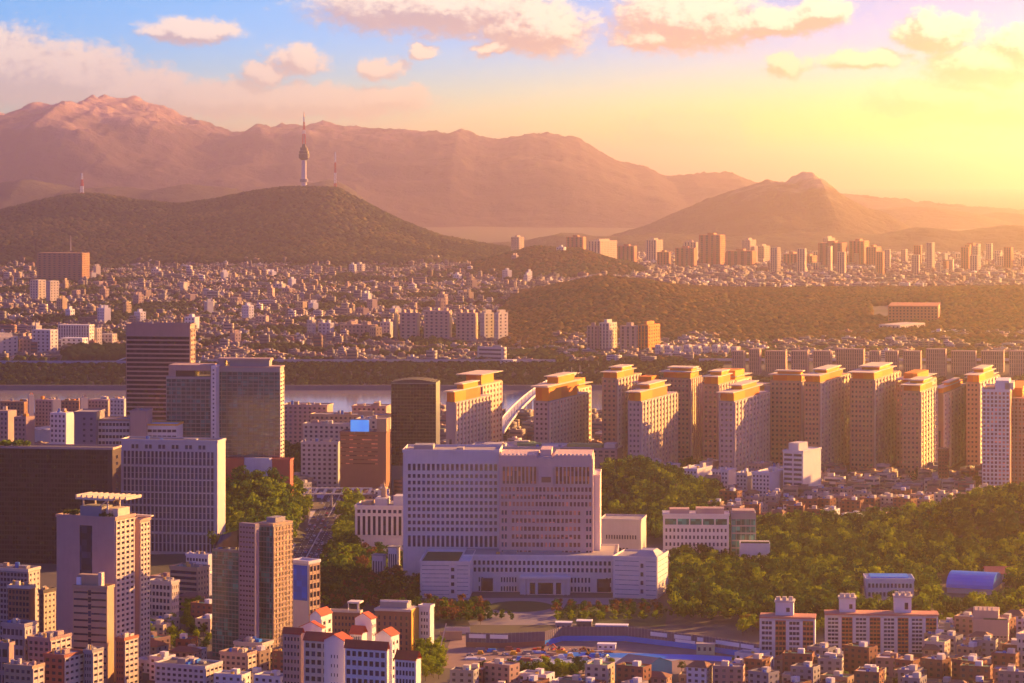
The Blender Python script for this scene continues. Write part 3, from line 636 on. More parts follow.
t_ = Wing(73, 107, 114, 588, 1575, 18, TAN, label='tan tiled mid-rise with a dark stair strip, standing against the mauve corner tower', cat='office building', name='mid_rise')
t_.grid('f', 1, 14, 0, t_.z(590), .5, t_.W * .44, 1, .28, t=.22, glass=GLB, piers=False, pname='window_band'); t_.grid('f', 1, 14, 0, t_.z(590), t_.W * .44, t_.W * .54, .9, .75, t=.22, glass=GLB, piers=False); t_.grid('f', 1, 14, 0, t_.z(590), t_.W * .54, t_.W - .5, 1, .28, t=.22, glass=GLB, piers=False, pname='window_band')
t_.rbox('roof_hut', .1, .75, .2, .8, .1, 6.5, TAN); t_.add('sign_box', lambda mb: mb.box(t_.fx(76), t_.fx(80), -t_.D / 2 + .5, -t_.D / 2 + 3, t_.H, t_.H + 5), WHITEP); t_.rbox('roof_hut', .72, .82, .1, .5, .1, 8, CREAM); t_.parapet(1); t_.roofing(DKROOF); t_.done()
# cluster at the left border
for (xl, xc, xr, yt, d_, th_, wl, gl, lab, nc, nr_) in [
    (-14, 28, 40, 571, 1700, 22, GREY, GLB, 'dark glass block with lit cream roof edge at the left border, before the dark slab', 12, 14),
    (8, 30, 35, 588, 1620, 20, BRICK, GLB, 'dark brown block with roof clutter at the left border', 6, 14),
    (39, 43, 56, 592, 1660, 28, DKROOF, GL, 'narrow dark building with bright yellow-lit end wall, left of the mauve tower', 2, 12),
    (2, 24, 36, 626, 1540, 24, GREY, GLB, 'squat blue-grey block with pitted roof, lower left border', 5, 7),
    (-12, 9, 14, 645, 1500, 20, MAUVE, GLB, 'mauve low block cut by the left border', 3, 5)]:
    t_ = Wing(xl, xc, xr, yt, d_, th_, wl, label=lab, cat='office building', name='office_building')
    t_.grid('f', nc, nr_, 1, t_.H - 1, .4, t_.W - .4, .75, .6, t=.3, glass=gl)
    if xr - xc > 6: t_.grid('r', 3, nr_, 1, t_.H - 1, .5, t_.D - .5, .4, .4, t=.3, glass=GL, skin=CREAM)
    t_.parapet(1.2, mat=CREAM if nc > 5 else None); t_.roofing(DKROOF); t_.clutter(6, int(d_), 3.5, [CREAM, GREY, TAN]); t_.done()  # cream parapets have the lit roof edge put into their colour
# behind the corner tower: two offices in the street
t_ = Wing(148, 171, 179, 583, 1790, 26, CREAM, label='beige office with four rows of square openings right of the corner tower', cat='office building', name='office_building')
t_.grid('f', 6, 6, 1, t_.H - 1, .4, t_.W - .4, .72, .6, t=.5, glass=GLB); t_.grid('r', 4, 6, 1, t_.H - 1, .5, t_.D - .5, .5, .5, t=.4, glass=GL); t_.parapet(1); t_.roofing(LTROOF); t_.clutter(6, 77, 3); t_.done()
t_ = Wing(170, 197, 209, 569, 1880, 26, TAN, label='grey-blue banded office with sunlit end wall, left of the slanted glass tower', cat='office building', name='office_building')
t_.grid('f', 1, 6, 1, t_.H - 1, .4, t_.W - .4, 1, .55, t=.4, glass=GLB, piers=False, pname='window_band'); t_.grid('r', 4, 6, 1, t_.H - 1, .5, t_.D - .5, .5, .5, t=.4, glass=GL); t_.parapet(1); t_.roofing(GREENROOF); t_.clutter(6, 78, 3); t_.done()
t_ = Wing(186, 208, 212, 556, 2010, 26, WHITE, label='low white office with a pale roof shed in front of the white slab', cat='office building', name='office_building')
t_.grid('f', 7, 3, 1, t_.H - 1, .4, t_.W - .4, .7, .5, t=.3, glass=GL); t_.parapet(1); t_.roofing(LTROOF); t_.clutter(5, 79, 3); t_.done()

# glass tower made of slim slabs
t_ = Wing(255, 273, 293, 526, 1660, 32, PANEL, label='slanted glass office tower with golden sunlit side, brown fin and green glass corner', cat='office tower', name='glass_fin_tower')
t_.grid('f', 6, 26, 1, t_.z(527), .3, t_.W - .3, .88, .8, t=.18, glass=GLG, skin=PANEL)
t_.grid('r', 6, 26, 1, t_.z(527), .3, t_.D - .3, .9, .62, t=.3, glass=GLSUN, skin=TAN)
t_.rbox('roof_slab', 0, 1, 0, 1, .02, 1.2, TAN); t_.rbox('roof_hut', .3, .8, .3, .8, 1.2, 4, GREY)
a_ = Wing(239, 255, 256, 524, 1652, 32, PURPLE, root=t_, D=4, part='brown_fin'); a_.grid('f', 5, 28, 1, a_.H - 1, .3, a_.W - .3, .6, .35, t=.15, glass=GLBR); a_.done()
a_ = Wing(212, 239, 240, 551, 1662, 32, PANEL, root=t_, D=10, part='glass_wing'); a_.grid('f', 8, 24, 1, a_.H - 1, .3, a_.W - .3, .9, .8, t=.15, glass=GLG, skin=PANEL); a_.clutter(4, 5, 3); 
a_.add('tilted_screen', lambda mb: (mb.bar((-a_.W * .45, -a_.D * .4, a_.H), (-a_.W * .3, -a_.D * .4, a_.H + 9), .5), mb.bar((a_.W * .4, -a_.D * .4, a_.H), (a_.W * .4, -a_.D * .4, a_.H + 12), .5), mb.quad((-a_.W * .45, -a_.D * .4, a_.H + 1), (a_.W * .45, -a_.D * .4, a_.H + 2), (a_.W * .45, -a_.D * .3, a_.H + 12), (-a_.W * .25, -a_.D * .3, a_.H + 8))), GLB); a_.done()
t_.done()
# blue glass building
t_ = Wing(291, 308.5, 320, 563, 1720, 34, CONC, label='white-framed building with a big cobalt blue glass front, right of the slanted tower', cat='office building', name='blue_glass_building')
t_.add('blue_front', lambda mb: mb.box(-t_.W / 2 + 1, t_.W / 2 - .8, -t_.D / 2 - .3, -t_.D / 2 - .05, t_.z(601), t_.z(566)), glass_mat('cobalt_glass', (.0, .11, .70), .3, .25, var=.2))
t_.grid('r', 3, 9, 1, t_.z(565), .5, t_.D - .5, .8, .6, t=.5, glass=GL, skin=TAN); t_.parapet(1.2, mat=WHITE); t_.roofing(WHITE); t_.done()
# pair behind the gabled flats
t_ = Wing(375, 411, 418, 612, 1680, 14, BRICK, label='brown office with white rooftop frame and a bright yellow end wall', cat='office building', name='yellow_end_office')
t_.grid('f', 6, 6, 2, t_.H - 2, 1, t_.W - 1, .35, .6, t=.3, glass=GLB); t_.add('yellow_wall', lambda mb: mb.box(t_.W / 2 + .02, t_.W / 2 + .5, -t_.D / 2 - .4, t_.D / 2, 0, t_.H + 1), YELLOW)
t_.rbox('roof_slab', -.02, 1, -.05, 1, .05, 1.4, CREAM); t_.rbox('roof_hut', .1, .85, .2, .8, 1.4, 5, GREY); t_.rbox('roof_hut', .1, .9, .2, .25, 5, 6, WHITE); t_.done()
t_ = Wing(329, 360, 362, 612, 1700, 14, BRICK, label='brown brick block with a white open roof frame behind the gabled flats', cat='office building', name='brick_office')
t_.grid('f', 8, 5, 2, t_.H - 2, 1, t_.W - 1, .5, .5, t=.3, glass=GLB); t_.parapet(.8, mat=CREAM)
t_.add('roof_frame', lambda mb: (mb.box(2, t_.W / 2, -3, 5, t_.H + 5, t_.H + 6), [mb.box(a, a + .5, -2.6, -2.1, t_.H, t_.H + 5) for a in (2.3, 8, t_.W / 2 - 1)]), WHITE); t_.done()
t_ = Wing(419, 430, 434, 607, 1690, 20, WHITE, label='small white office corner beside the yellow end wall', cat='office building', name='white_office'); t_.grid('f', 3, 6, 2, t_.H - 2, 1, t_.W - 1, .5, .5, t=.3, glass=GLB); t_.parapet(1); t_.done()
# gabled flats with red roofs
def gable(w_, x0, x1, z0, h, m=REDTILE, over=.5, along='y'):
    def f(mb):
        y0, y1 = -w_.D / 2 - over, w_.D / 2 + over
        if along == 'y':
            xm = (x0 + x1) / 2; a, b2 = x0 - over, x1 + over
            for (p, q) in (((a, z0), (xm, z0 + h)), ((b2, z0), (xm, z0 + h))):
                P0, P1, P2, P3 = (p[0], y0, p[1]), (p[0], y1, p[1]), (q[0], y1, q[1]), (q[0], y0, q[1])
                mb.quad(P0, P1, P2, P3); mb.quad((P0[0], y0, P0[2] - .3), (P1[0], y1, P1[2] - .3), (P2[0], y1, P2[2] - .3), (P3[0], y0, P3[2] - .3)); mb.quad(P0, P3, (P3[0], y0, P3[2] - .3), (P0[0], y0, P0[2] - .3))
        else:
            a, b2, ym = x0 - over, x1 + over, 0
            mb.quad((a, y0, z0), (b2, y0, z0), (b2, ym, z0 + h), (a, ym, z0 + h)); mb.quad((a, y1, z0), (b2, y1, z0), (b2, ym, z0 + h), (a, ym, z0 + h))
            mb.quad((a, y0, z0 - .4), (b2, y0, z0 - .4), (b2, y0, z0), (a, y0, z0))
    w_.add('gable_roof', f, m)
    if along == 'y':
        def g2(mb):
            xm = (x0 + x1) / 2
            for y_ in (-w_.D / 2, w_.D / 2): mb.tri((x0, y_, z0), (x1, y_, z0), (xm, y_, z0 + h - .1))
        w_.add('gable_wall', g2, w_.wall)
root = None
FL = [(283, 301, 304, 634, 1660, 'f'), (300, 322, 325, 628, 1668, 'g'), (310, 321, 332, 616, 1700, 'g'), (304, 341, 346, 642, 1640, 's'), (324, 344, 352, 641, 1620, 'g'), (345, 387, 389, 650, 1600, 's'), (355, 371, 376, 619, 1700, 'g'), (350, 362, 367, 634, 1690, 's'), (375, 391, 399, 636, 1650, 'g'), (395, 416, 421, 660, 1590, 'o')]
groups_ = {}
for i, (xl, xc, xr, yt, d_, kd) in enumerate(FL):
    lab = {0: 'mauve end block of the gabled white flats complex, leftmost', 1: 'white flat block with a tall plain gable wall, left in the red-roofed complex', 2: 'small white gabled block with red roof, topmost at the back left of the flats', 3: 'long red-roofed flats wing with dark balconies, centre left of the complex',
           4: 'white block with broad pale gable over the centre of the flats', 5: 'gridded flats wing with red-brown roof and rows of balconies, front of the complex', 6: 'white stair tower with red pyramid roof behind the flats', 7: 'cream block with balconies between the two gabled stair towers', 8: 'white tower with red gable at the right of the flats', 9: 'low flats block with a bright orange-red roof at the right end of the complex'}[i]
    t_ = Wing(xl, xc, xr, yt, d_ - 135, 22, WHITE if kd != 'f' else ROSE, label=lab, cat='apartment block', name='gabled_flats', group='white flats with red roofs', maxp=60)
    if kd in 'so':
        t_.grid('f', 7 if i == 5 else 6, 8, 1, t_.H - .6, .5, t_.W - .5, .7, .58, t=.6, glass=GLB, skin=CREAM if i == 3 else WHITE); gable(t_, -t_.W / 2, t_.W / 2, t_.H, 4.0, REDTILE if kd == 's' else WM('orange_red_tile', (.62, .12, .03), .15), along='x')
    elif kd == 'g':
        t_.grid('f', 3, 7, 1, t_.H - 6, t_.W * .3, t_.W * .75, .3, .35, t=.12, glass=GLB, piers=False, bands=False); t_.grid('r', 2, 8, 1, t_.H - 2, .5, t_.D - .5, .5, .4, t=.3, glass=GL)
        gable(t_, -t_.W / 2, t_.W / 2, t_.H, 3.2)
    else: t_.grid('f', 5, 9, 1, t_.H - 1, .5, t_.W - .5, .6, .5, t=.5, glass=GLB); gable(t_, -t_.W / 2, t_.W / 2, t_.H, 3.0, along='x')
    t_.done()
# bottom edge blocks between the towers
for (xl, xc, xr, yt, d_, th_, wl, gl, lab) in [
    (220, 247, 256, 655, 1600, 24, ROSE, GL, 'pink rendered block with stepped roof boxes, bottom left of centre'),
    (234, 262, 273, 645, 1640, 24, CREAM, GLG, 'cream office with teal glass corner and a paired lift tower on its roof'),
    (155, 205, 222, 668, 1560, 24, CONC, GL, 'low mauve block with a broad flat roof at the bottom edge'),
    (28, 50, 71, 640, 1530, 26, MAUVE, GL, 'mauve block with blue roof strip and balconies at the bottom left'),
    (44, 64, 84, 657, 1490, 26, REDBR, GL, 'dark red brick flats with lit end balconies at the bottom left'),
    (84, 92, 103, 652, 1500, 26, GREY, GLB, 'dark narrow block with pale roof deck right of the brick flats'),
    (4, 32, 44, 668, 1470, 24, TAN, GL, 'tan low block with cluttered lit roof in the bottom left corner'),
    (116, 124, 138, 640, 1570, 26, REDBR, GL, 'reddish narrow block with shop signs at the foot of the mauve tower')]:
    t_ = Wing(xl, xc, xr, yt, d_, th_, wl, label=lab, cat='building', name='city_block', maxp=60)
    nr_ = max(3, int(t_.H / 3.3)); t_.grid('f', max(3, int(t_.W / 3.2)), nr_, 1, t_.H - .5, .4, t_.W - .4, .6, .5, t=.35, glass=gl)
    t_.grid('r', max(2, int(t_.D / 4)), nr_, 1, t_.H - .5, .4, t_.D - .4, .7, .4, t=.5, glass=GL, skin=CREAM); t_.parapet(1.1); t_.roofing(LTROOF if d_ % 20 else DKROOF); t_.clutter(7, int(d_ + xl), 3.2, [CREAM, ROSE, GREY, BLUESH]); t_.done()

# ============================================================ centre: town around the boulevard
t_ = Wing(391, 436, 440, 383, 2560, 5, PANEL, label='dark green-brown glass tower with a softly arched top, left of the orange-capped flats', cat='office tower', name='dark_glass_tower')
t_.grid('f', 14, 24, t_.z(466), t_.z(384), .3, t_.W - .3, .92, .78, t=.2, glass=GLBR, skin=WM('dark_panel', (.07, .065, .06), .06))
def arch(mb):
    n = 14; W_ = t_.W / 2
    for k in range(n):
        a, b2 = -W_ + 2 * W_ * k / n, -W_ + 2 * W_ * (k + 1) / n; za = 2.6 * math.sin(math.pi * (k + .5) / n)
        mb.box(a, b2, -t_.D / 2, t_.D / 2, t_.H, t_.H + .4 + za)
t_.add('arched_roof', arch, WM('dark_panel', (0, 0, 0))); t_.done()
t_ = Wing(340, 386, 391.5, 433, 2510, 8, BRICK, label='wide brown brick building carrying a blue screen on its roof', cat='office building', name='brick_building')
t_.grid('f', 1, 8, t_.z(466), t_.z(434), .6, t_.W * .82, 1, .3, t=.25, glass=GLR, piers=False, pname='window_band'); t_.parapet(1); t_.roofing(DKROOF); t_.clutter(4, 2, 3)
t_.rbox('roof_hut', .78, .99, .15, .8, .1, 12, TAN)
t_.done()
sx0, sx1, sd = (350.5 - CX) / F * 2505, (369 - CX) / F * 2505, 2505
sg = empty('rooftop_screen', ((sx0 + sx1) / 2, sd, gz(-130, 2505) + 0), -R(8), 'glowing blue advertising screen standing on the brown brick building', 'screen')
zt = CAMH - (420 - HOR) / F * sd; zb = CAMH - (431.5 - HOR) / F * sd; hw = (sx1 - sx0) / 2
m, t = newmat('blue_screen'); em = t.n('ShaderNodeEmission'); gpos = t.n('ShaderNodeTexCoord').outputs['Object']
t.l(t.mix(t.noise(gpos, .12, 2), (.02, .18, .9), (.12, .42, 1.0)), em.inputs[0]); em.inputs[1].default_value = .32; t.l(em.outputs[0], t.n('ShaderNodeOutputMaterial').inputs[0])
g0 = sg.location[2]; rtop = CAMH - (433 - HOR) / F * 2510
mb = MB(); mb.box(-hw, hw, -.5, .5, zb - g0, zt - g0); mb.build('display', m, sg)
mb = MB(); mb.box(-hw - .5, hw + .5, .52, 1.2, zb - .5 - g0, zt + .5 - g0); [mb.bar((s * hw * .6, 1.0, rtop - g0 - .5), (s * hw * .6, 1.0, zb - g0), .6) for s in (-1, 1)]; mb.build('frame', GREY, sg)
for (xl, xc, xr, yt, d_, th_, wl, gl, lab, D0) in [
    (283, 327, 333, 406, 2790, 10, ROSE, GL, 'long rosy apartment slab before the river, left of the pale pier gap', None),
    (301, 338, 340, 443, 2560, 8, CONC, GL, 'pale mauve office block just left of the brick screen building', None),
    (303, 350, 354, 425, 2650, 10, CREAM, GL, 'cream stepped block behind the mauve office, sunlit roof terraces', None),
    (352, 386, 391, 407, 2820, 10, ROSE, GL, 'rosy apartment slab with rooftop huts beside the dark arched tower', None),
    (356, 386, 391, 420, 2660, 10, CREAM, GL, 'cream wall-like block behind the blue screen', None),
    (310, 386, 391, 416, 2740, 10, TAN, GL, 'long tan block with many lit roof ledges before the river', None)]:
    t_ = Wing(xl, xc, xr, yt, d_, th_, wl, label=lab, cat='building', name='city_block', maxp=60)
    nr_ = max(3, int(t_.H / 4)); t_.grid('f', max(3, int(t_.W / 4.5)), nr_, 1, t_.H - .5, .4, t_.W - .4, .5, .5, t=.4, glass=gl); t_.parapet(1); t_.roofing(LTROOF); t_.clutter(7, int(d_ + xl), 4.5, [CREAM, ROSE, TAN]); t_.done()
t_ = Wing(226, 290, 292, 460, 2312, 8, WM('red_brick_panel', (.42, .09, .07)), label='low red brick hall with a pale glazed centre under the green glass tower', cat='hall', name='red_hall', D=12)
t_.add('glazed_centre', lambda mb: mb.prism([(t_.fx(246), -t_.D / 2 - 3), (t_.fx(270), -t_.D / 2 - 3), (t_.fx(272), -t_.D / 2), (t_.fx(244), -t_.D / 2)], t_.z(480), t_.z(458)), WM('pale_blue_panel', (.45, .5, .6), .15)); t_.parapet(.8); t_.done()
# ============================================================ far left bank and hillside blocks
def far(xl, xc, xr, yt, yb, d_, th_, wl, lab, cat='apartment block', name='apartment_block', group=None, cols=None, glass=None, caps=0, D=None, lit_skin=None, vert=False):
    g = gz((xc - CX) / F * d_, d_); t_ = Wing(xl, xc, xr, yt, d_, th_, wl, label=lab, cat=cat, name=name, group=group, maxp=0, D=D)
    nr_ = max(2, int(t_.H / 5)); nc = cols or max(3, int(t_.W / 7))
    t_.grid('f', nc, nr_, 1, t_.H - 1, .4, t_.W - .4, .45, .5 if not vert else .85, t=.6, glass=glass or GL)
    if t_.D > 8 and xr - xc > 3: t_.grid('r', max(2, int(t_.D / 8)), nr_, 1, t_.H - 1, .4, t_.D - .4, .35, .4, t=.4, glass=GL, skin=lit_skin)  # paler skin puts the sunlight on this side into its colour
    for k in range(caps): t_.rbox('roof_hut', (k + .35) / caps, (k + .65) / caps, .2, .8, 0, 4.5, wl)
    t_.done(); return t_
far(37, 82, 89.5, 253, 284, 6400, 14, BRICK, 'broad brown hotel slab with bright lit end at the foot of the tower hill', 'hotel', 'hotel', cols=9).add('antenna', lambda mb: mb.cyl(18, 0, 70, 105, 1.5, .6, 6), CREAM)
far(30, 38, 46, 280, 303, 5550, 35, CREAM, 'left one of two yellow-lit blocks below the brown hotel')
far(46, 50, 59, 281, 303, 5530, 35, CREAM, 'right one of two yellow-lit blocks below the brown hotel')
far(-20, -4, 18, 337, 359, 4110, 44, CREAM, 'sunlit cream apartments on the far bank at the left border', caps=4)
far(32, 50, 58, 330, 356, 4140, 24, CONC, 'grey-blue slab with sunlit end on the far bank, second from the left border')
far(19, 31, 33, 339, 357, 4150, 20, MAUVE, 'dim mauve block between the lit apartments and the grey slab, far bank')
far(58, 89, 94, 325, 350, 4300, 12, CONC, 'wide grey institute with columns behind a low white block, far bank', 'institute', 'institute', cols=12, vert=True)
far(61, 82, 88, 338, 352, 4190, 20, WHITE, 'low white block in front of the grey institute, far bank')
far(94, 97, 102, 328, 345, 4330, 35, CREAM, 'narrow yellow-lit block right of the grey institute')
far(101, 112, 117, 334, 344, 4350, 25, CREAM, 'low lit block by the dark riverside trees')
far(166, 173, 177, 324, 341, 4900, 30, MAUVE, 'thin mauve tower right of the banded tower, beyond the river')
ROWX = [(394, 398), (400, 420), (424, 452), (456, 478), (480, 494), (494, 508)]
for i, (a, b2) in enumerate(ROWX):
    lit_ = i >= 4; far(a, b2 - (3 if not lit_ else 10), b2, (313 if i else 311) - (2 if i in (2,) else 0), 343, 4440, 14 if not lit_ else 40, ROSE if not lit_ else CREAM,  # sunlit blocks get cream walls, the light put into the colour
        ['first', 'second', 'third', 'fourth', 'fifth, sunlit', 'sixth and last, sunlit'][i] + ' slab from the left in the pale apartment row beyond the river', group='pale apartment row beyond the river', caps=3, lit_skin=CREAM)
for i, (a, c_, b2) in enumerate([(307, 312, 316), (318, 330, 334), (340, 372, 378), (380, 390, 393)]):
    far(a, c_, b2, [320, 323, 325, 322][i], 340, 4500, 30, [CREAM, CONC, MAUVE, CREAM][i], ['small lit', 'grey', 'long mauve', 'narrow cream'][i] + ' block left of the pale apartment row beyond the river', caps=2)
for i, (a, c_, b2, yt) in enumerate([(587, 598, 600, 326), (599, 609, 617, 323), (620, 636, 640, 326), (638, 648, 660, 325)]):
    far(a, c_, b2, yt, 352, 4170, 26, [MAUVE, CREAM, ROSE, ORANGE][i], ['mauve tower at the left', 'pale tower with cream end, second', 'rosy slab, third', 'orange-tinted tower, last'][i] + ' of the four below the orange woods', cat='apartment tower', name='apartment_tower', group='four towers below the orange woods', caps=1, vert=True)
far(500, 513, 517, 360, 378, 3960, 20, CONC, 'blue-grey riverside block near the far end of the arched bridge')
for i in range(9):
    a = 655 + i * 9.5; far(a, a + 5.5, a + 8.5, 345 + (i % 3), 358, 4090, 30, CONC, 'small pale end wall in the low row under the orange woods', group='low pale row under the orange woods', caps=0)
# long slabs across the river on the right
XS = [731, 748, 764, 790, 812, 835, 868, 884, 902, 925, 950, 980, 1008, 1034]
for i in range(len(XS) - 1):
    a, b2 = XS[i] + 1, XS[i + 1] - 1.5
    far(a, b2 - 3, b2, 351 - (i % 4 == 1) * 2, 376, 3870 + (i % 3) * 12, 16, WM('dusty_rose_render', (.34, .20, .20)), 'dusty rose slab in the long riverside row, number %s from its left end' % ['one', 'two', 'three', 'four', 'five', 'six', 'seven', 'eight', 'nine', 'ten', 'eleven', 'twelve', 'thirteen'][i],
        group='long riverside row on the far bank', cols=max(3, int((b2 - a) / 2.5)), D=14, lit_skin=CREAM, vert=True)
# skyline beyond the woods
SK = [(511, 519, 524, 237, 'pale'), (566, 583, 586, 237, 'dark'), (588, 600, 617, 241, 'pale'), (617, 634, 637, 246, 'dark'), (646, 656, 663, 240, 'pale'), (657, 669, 671, 252, 'dark'), (675, 694, 697, 248, 'dark'), (684, 696, 698, 242, 'pale'), (699, 720, 725, 235, 'dark'), (726, 752, 756, 251, 'dark'), (742, 750, 756, 240, 'pale'), (756, 764, 770, 246, 'pale'), (771, 777, 781, 252, 'pale'), (783, 797, 802, 254, 'dark'), (803, 812, 817, 256, 'dark'), (818, 842, 847, 243, 'dark'), (823, 828, 835, 238, 'pale'), (849, 864, 869, 241, 'dark'), (866, 876, 881, 247, 'dark')]
SKD, SKP = WM('far_tower_brown', (.40, .13, .08)), WM('far_tower_cream', (.55, .42, .30))
ORD = ['squat', 'broad', 'twin-topped', 'low', 'slim', 'short', 'wide', 'thin', 'tallest', 'long', 'hidden', 'plain', 'small', 'rounded', 'dusky', 'big', 'needle-topped', 'bulky', 'side']
for i, (a, c_, b2, yt, kd) in enumerate(SK):
    d_ = 7150 + (kd == 'pale') * 420 + (i % 3) * 40
    t_ = far(a, c_, b2, yt, 270, d_, 18 if kd == 'dark' else 32, SKD if kd == 'dark' else SKP, '%s %s tower on the skyline beyond the woods, %s from the left' % (ORD[i], 'brown' if kd == 'dark' else 'pale', ['first', 'second', 'third', 'fourth', 'fifth', 'sixth', 'seventh', 'eighth', 'ninth', 'tenth', 'eleventh', 'twelfth', 'thirteenth', 'fourteenth', 'fifteenth', 'sixteenth', 'seventeenth', 'eighteenth', 'nineteenth'][i]),
        'skyline tower', 'skyline_tower', 'towers on the skyline', caps=1, cols=4, vert=True)
rr = random.Random(12)
for i in range(70):
    px = rr.uniform(0, 575); d_ = rr.uniform(4350, 6900); w_ = rr.uniform(5, 15) * 5200 / d_; g_ = gz((px - CX) / F * d_, d_); h_ = rr.uniform(11, 26); yt = HOR + (CAMH - g_ - h_) / d_ * F
    if yt > 343 or bump((px - CX) / F * d_, d_, YON, 5400, 1050, 900, 30) > 3: continue
    wl = rr.choice([CREAM, ROSE, CONC, MAUVE, WHITE, TAN]); nm_ = {CREAM: 'cream', ROSE: 'rosy', CONC: 'grey', MAUVE: 'mauve', WHITE: 'white', TAN: 'tan'}[wl]
    far(px, px + w_ * rr.uniform(.4, .9), px + w_, yt, 300, d_, rr.uniform(15, 45), wl, '%s mid-rise block rising among the small houses of the hillside town' % nm_, group='mid-rise blocks in the hillside town', cols=3, D=14, caps=rr.choice([0, 1, 2]))
rr = random.Random(8)
for i in range(75):
    px = rr.uniform(720, 1060); w_ = rr.uniform(5, 13); yt = rr.uniform(246, 266) - (px > 900) * rr.uniform(0, 6); d_ = rr.uniform(6600, 8400)
    far(px, px + w_ * .6, px + w_, yt, 280, d_, rr.uniform(15, 38), rr.choice([SKD, SKP, SKP, SKP]), 'hazy apartment tower in the glowing district before the right mountain', 'apartment tower', 'apartment_tower', 'hazy towers before the right mountain', cols=3, D=16, vert=True)
far(888, 938, 941, 306, 325, 4760, 10, SKD, 'long dark red-brown slab standing on the orange woods at right', 'office building', 'slab_building', cols=14)
far(879, 900, 925, 325, 334, 4580, 35, CREAM, 'low white-roofed halls under the dark slab at right', 'hall', 'low_hall')
# ============================================================ orange-capped apartment towers
WARM = WM('haze_tinted_wall', (.55, .31, .18)); PIER = WM('cream_pier', (.74, .60, .42)); ENDW = WM('mauve_end_wall', (.42, .33, .34)); ORC = WM('orange_cap', (.92, .33, .015), .06); CAPR = WM('burnt_orange_cap', (.80, .22, .02), .06)  # first wall colour has the orange tint of the haze put in
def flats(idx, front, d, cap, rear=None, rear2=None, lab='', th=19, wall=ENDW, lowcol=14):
    """front block: plain end wall facing us, gridded sunlit side; stepped orange roof storeys under thin slabs"""
    xl, xc, xr, yt = front
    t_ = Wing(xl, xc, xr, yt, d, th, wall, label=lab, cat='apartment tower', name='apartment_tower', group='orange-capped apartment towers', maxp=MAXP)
    n = max(6, int((xr - xc) / 3.2)); fl = max(8, int(t_.H / 4.6))
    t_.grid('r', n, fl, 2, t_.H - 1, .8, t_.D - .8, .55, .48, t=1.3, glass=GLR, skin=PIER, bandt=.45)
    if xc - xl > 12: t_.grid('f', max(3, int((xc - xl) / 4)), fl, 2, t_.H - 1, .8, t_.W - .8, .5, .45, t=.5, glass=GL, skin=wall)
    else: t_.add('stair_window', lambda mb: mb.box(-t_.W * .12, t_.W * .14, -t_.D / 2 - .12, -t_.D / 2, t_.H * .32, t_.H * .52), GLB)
    T_ = t_.H
    hcap = (yt - cap) * d / F
    t_.rbox('cap_storey', .1, 1.0, .0, .72, .02, hcap * .62, CAPR); t_.rbox('cap_front', .55, 1.02, -.01, .30, 0.03, hcap * .6, ORC)
    t_.rbox('roof_slab', -.05, 1.08, -.06, .80, hcap * .63, hcap * .70, PIER)
    t_.rbox('cap_top', .2, .95, .25, .66, hcap * .70, hcap, ORC); t_.rbox('top_slab', .12, 1.02, .2, .7, hcap, hcap + 1, PIER)
    t_.done()
    for rw in (rear, rear2):
        if rw:
            a, b2, c_, y2, dd = rw
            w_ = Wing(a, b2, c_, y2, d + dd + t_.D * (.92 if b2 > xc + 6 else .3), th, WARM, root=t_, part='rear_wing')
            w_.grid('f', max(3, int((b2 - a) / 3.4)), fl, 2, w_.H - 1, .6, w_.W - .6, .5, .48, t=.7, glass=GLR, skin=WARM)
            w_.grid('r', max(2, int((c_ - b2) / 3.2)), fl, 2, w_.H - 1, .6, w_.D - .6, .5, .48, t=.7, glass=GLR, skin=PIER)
            w_.rbox('cap_storey', .25, .8, .1, .7, 0.02, 8.5, CAPR); w_.rbox('cap_front', .78, .98, -.01, .6, 0.02, 9.0, ORC); w_.rbox('roof_slab', -.05, 1.05, -.05, 1.0, 8.6 if dd % 2 else 3.0, 9.3 if dd % 2 else 3.5, PIER)
            w_.done()
    return t_
flats(0, (446, 455, 490, 402), 2650, 386, (458, 482, 502, 384, 45), None, 'cream gridded apartment tower with orange cap, leftmost, beside the dark arched tower')
flats(1, (534, 549, 588, 401), 2720, 379, (540, 578, 591, 388, 40), None, 'apartment tower with double white roof slabs standing before the arched bridge')
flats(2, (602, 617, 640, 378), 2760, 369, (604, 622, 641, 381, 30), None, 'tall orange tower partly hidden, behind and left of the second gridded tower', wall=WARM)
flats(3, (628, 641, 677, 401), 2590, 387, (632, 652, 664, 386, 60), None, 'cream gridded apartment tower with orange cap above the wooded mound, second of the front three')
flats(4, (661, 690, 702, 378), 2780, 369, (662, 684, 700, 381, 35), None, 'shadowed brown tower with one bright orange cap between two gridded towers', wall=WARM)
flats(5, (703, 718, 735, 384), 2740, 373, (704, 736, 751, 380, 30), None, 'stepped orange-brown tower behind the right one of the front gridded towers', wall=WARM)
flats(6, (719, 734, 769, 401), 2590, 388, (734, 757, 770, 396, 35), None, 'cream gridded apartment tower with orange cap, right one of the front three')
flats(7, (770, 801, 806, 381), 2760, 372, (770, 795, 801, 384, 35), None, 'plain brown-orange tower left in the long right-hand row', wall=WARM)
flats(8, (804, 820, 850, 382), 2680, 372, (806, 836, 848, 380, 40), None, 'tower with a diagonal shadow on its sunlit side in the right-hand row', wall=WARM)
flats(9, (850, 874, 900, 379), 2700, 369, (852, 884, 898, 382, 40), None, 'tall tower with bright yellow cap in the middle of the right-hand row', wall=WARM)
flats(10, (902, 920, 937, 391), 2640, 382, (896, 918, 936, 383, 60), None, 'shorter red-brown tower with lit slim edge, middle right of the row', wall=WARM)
flats(11, (936, 943, 968, 393), 2720, 385, (938, 958, 966, 390, 40), None, 'tower with a broad sunlit side left of the dark red pillar building', wall=WARM)
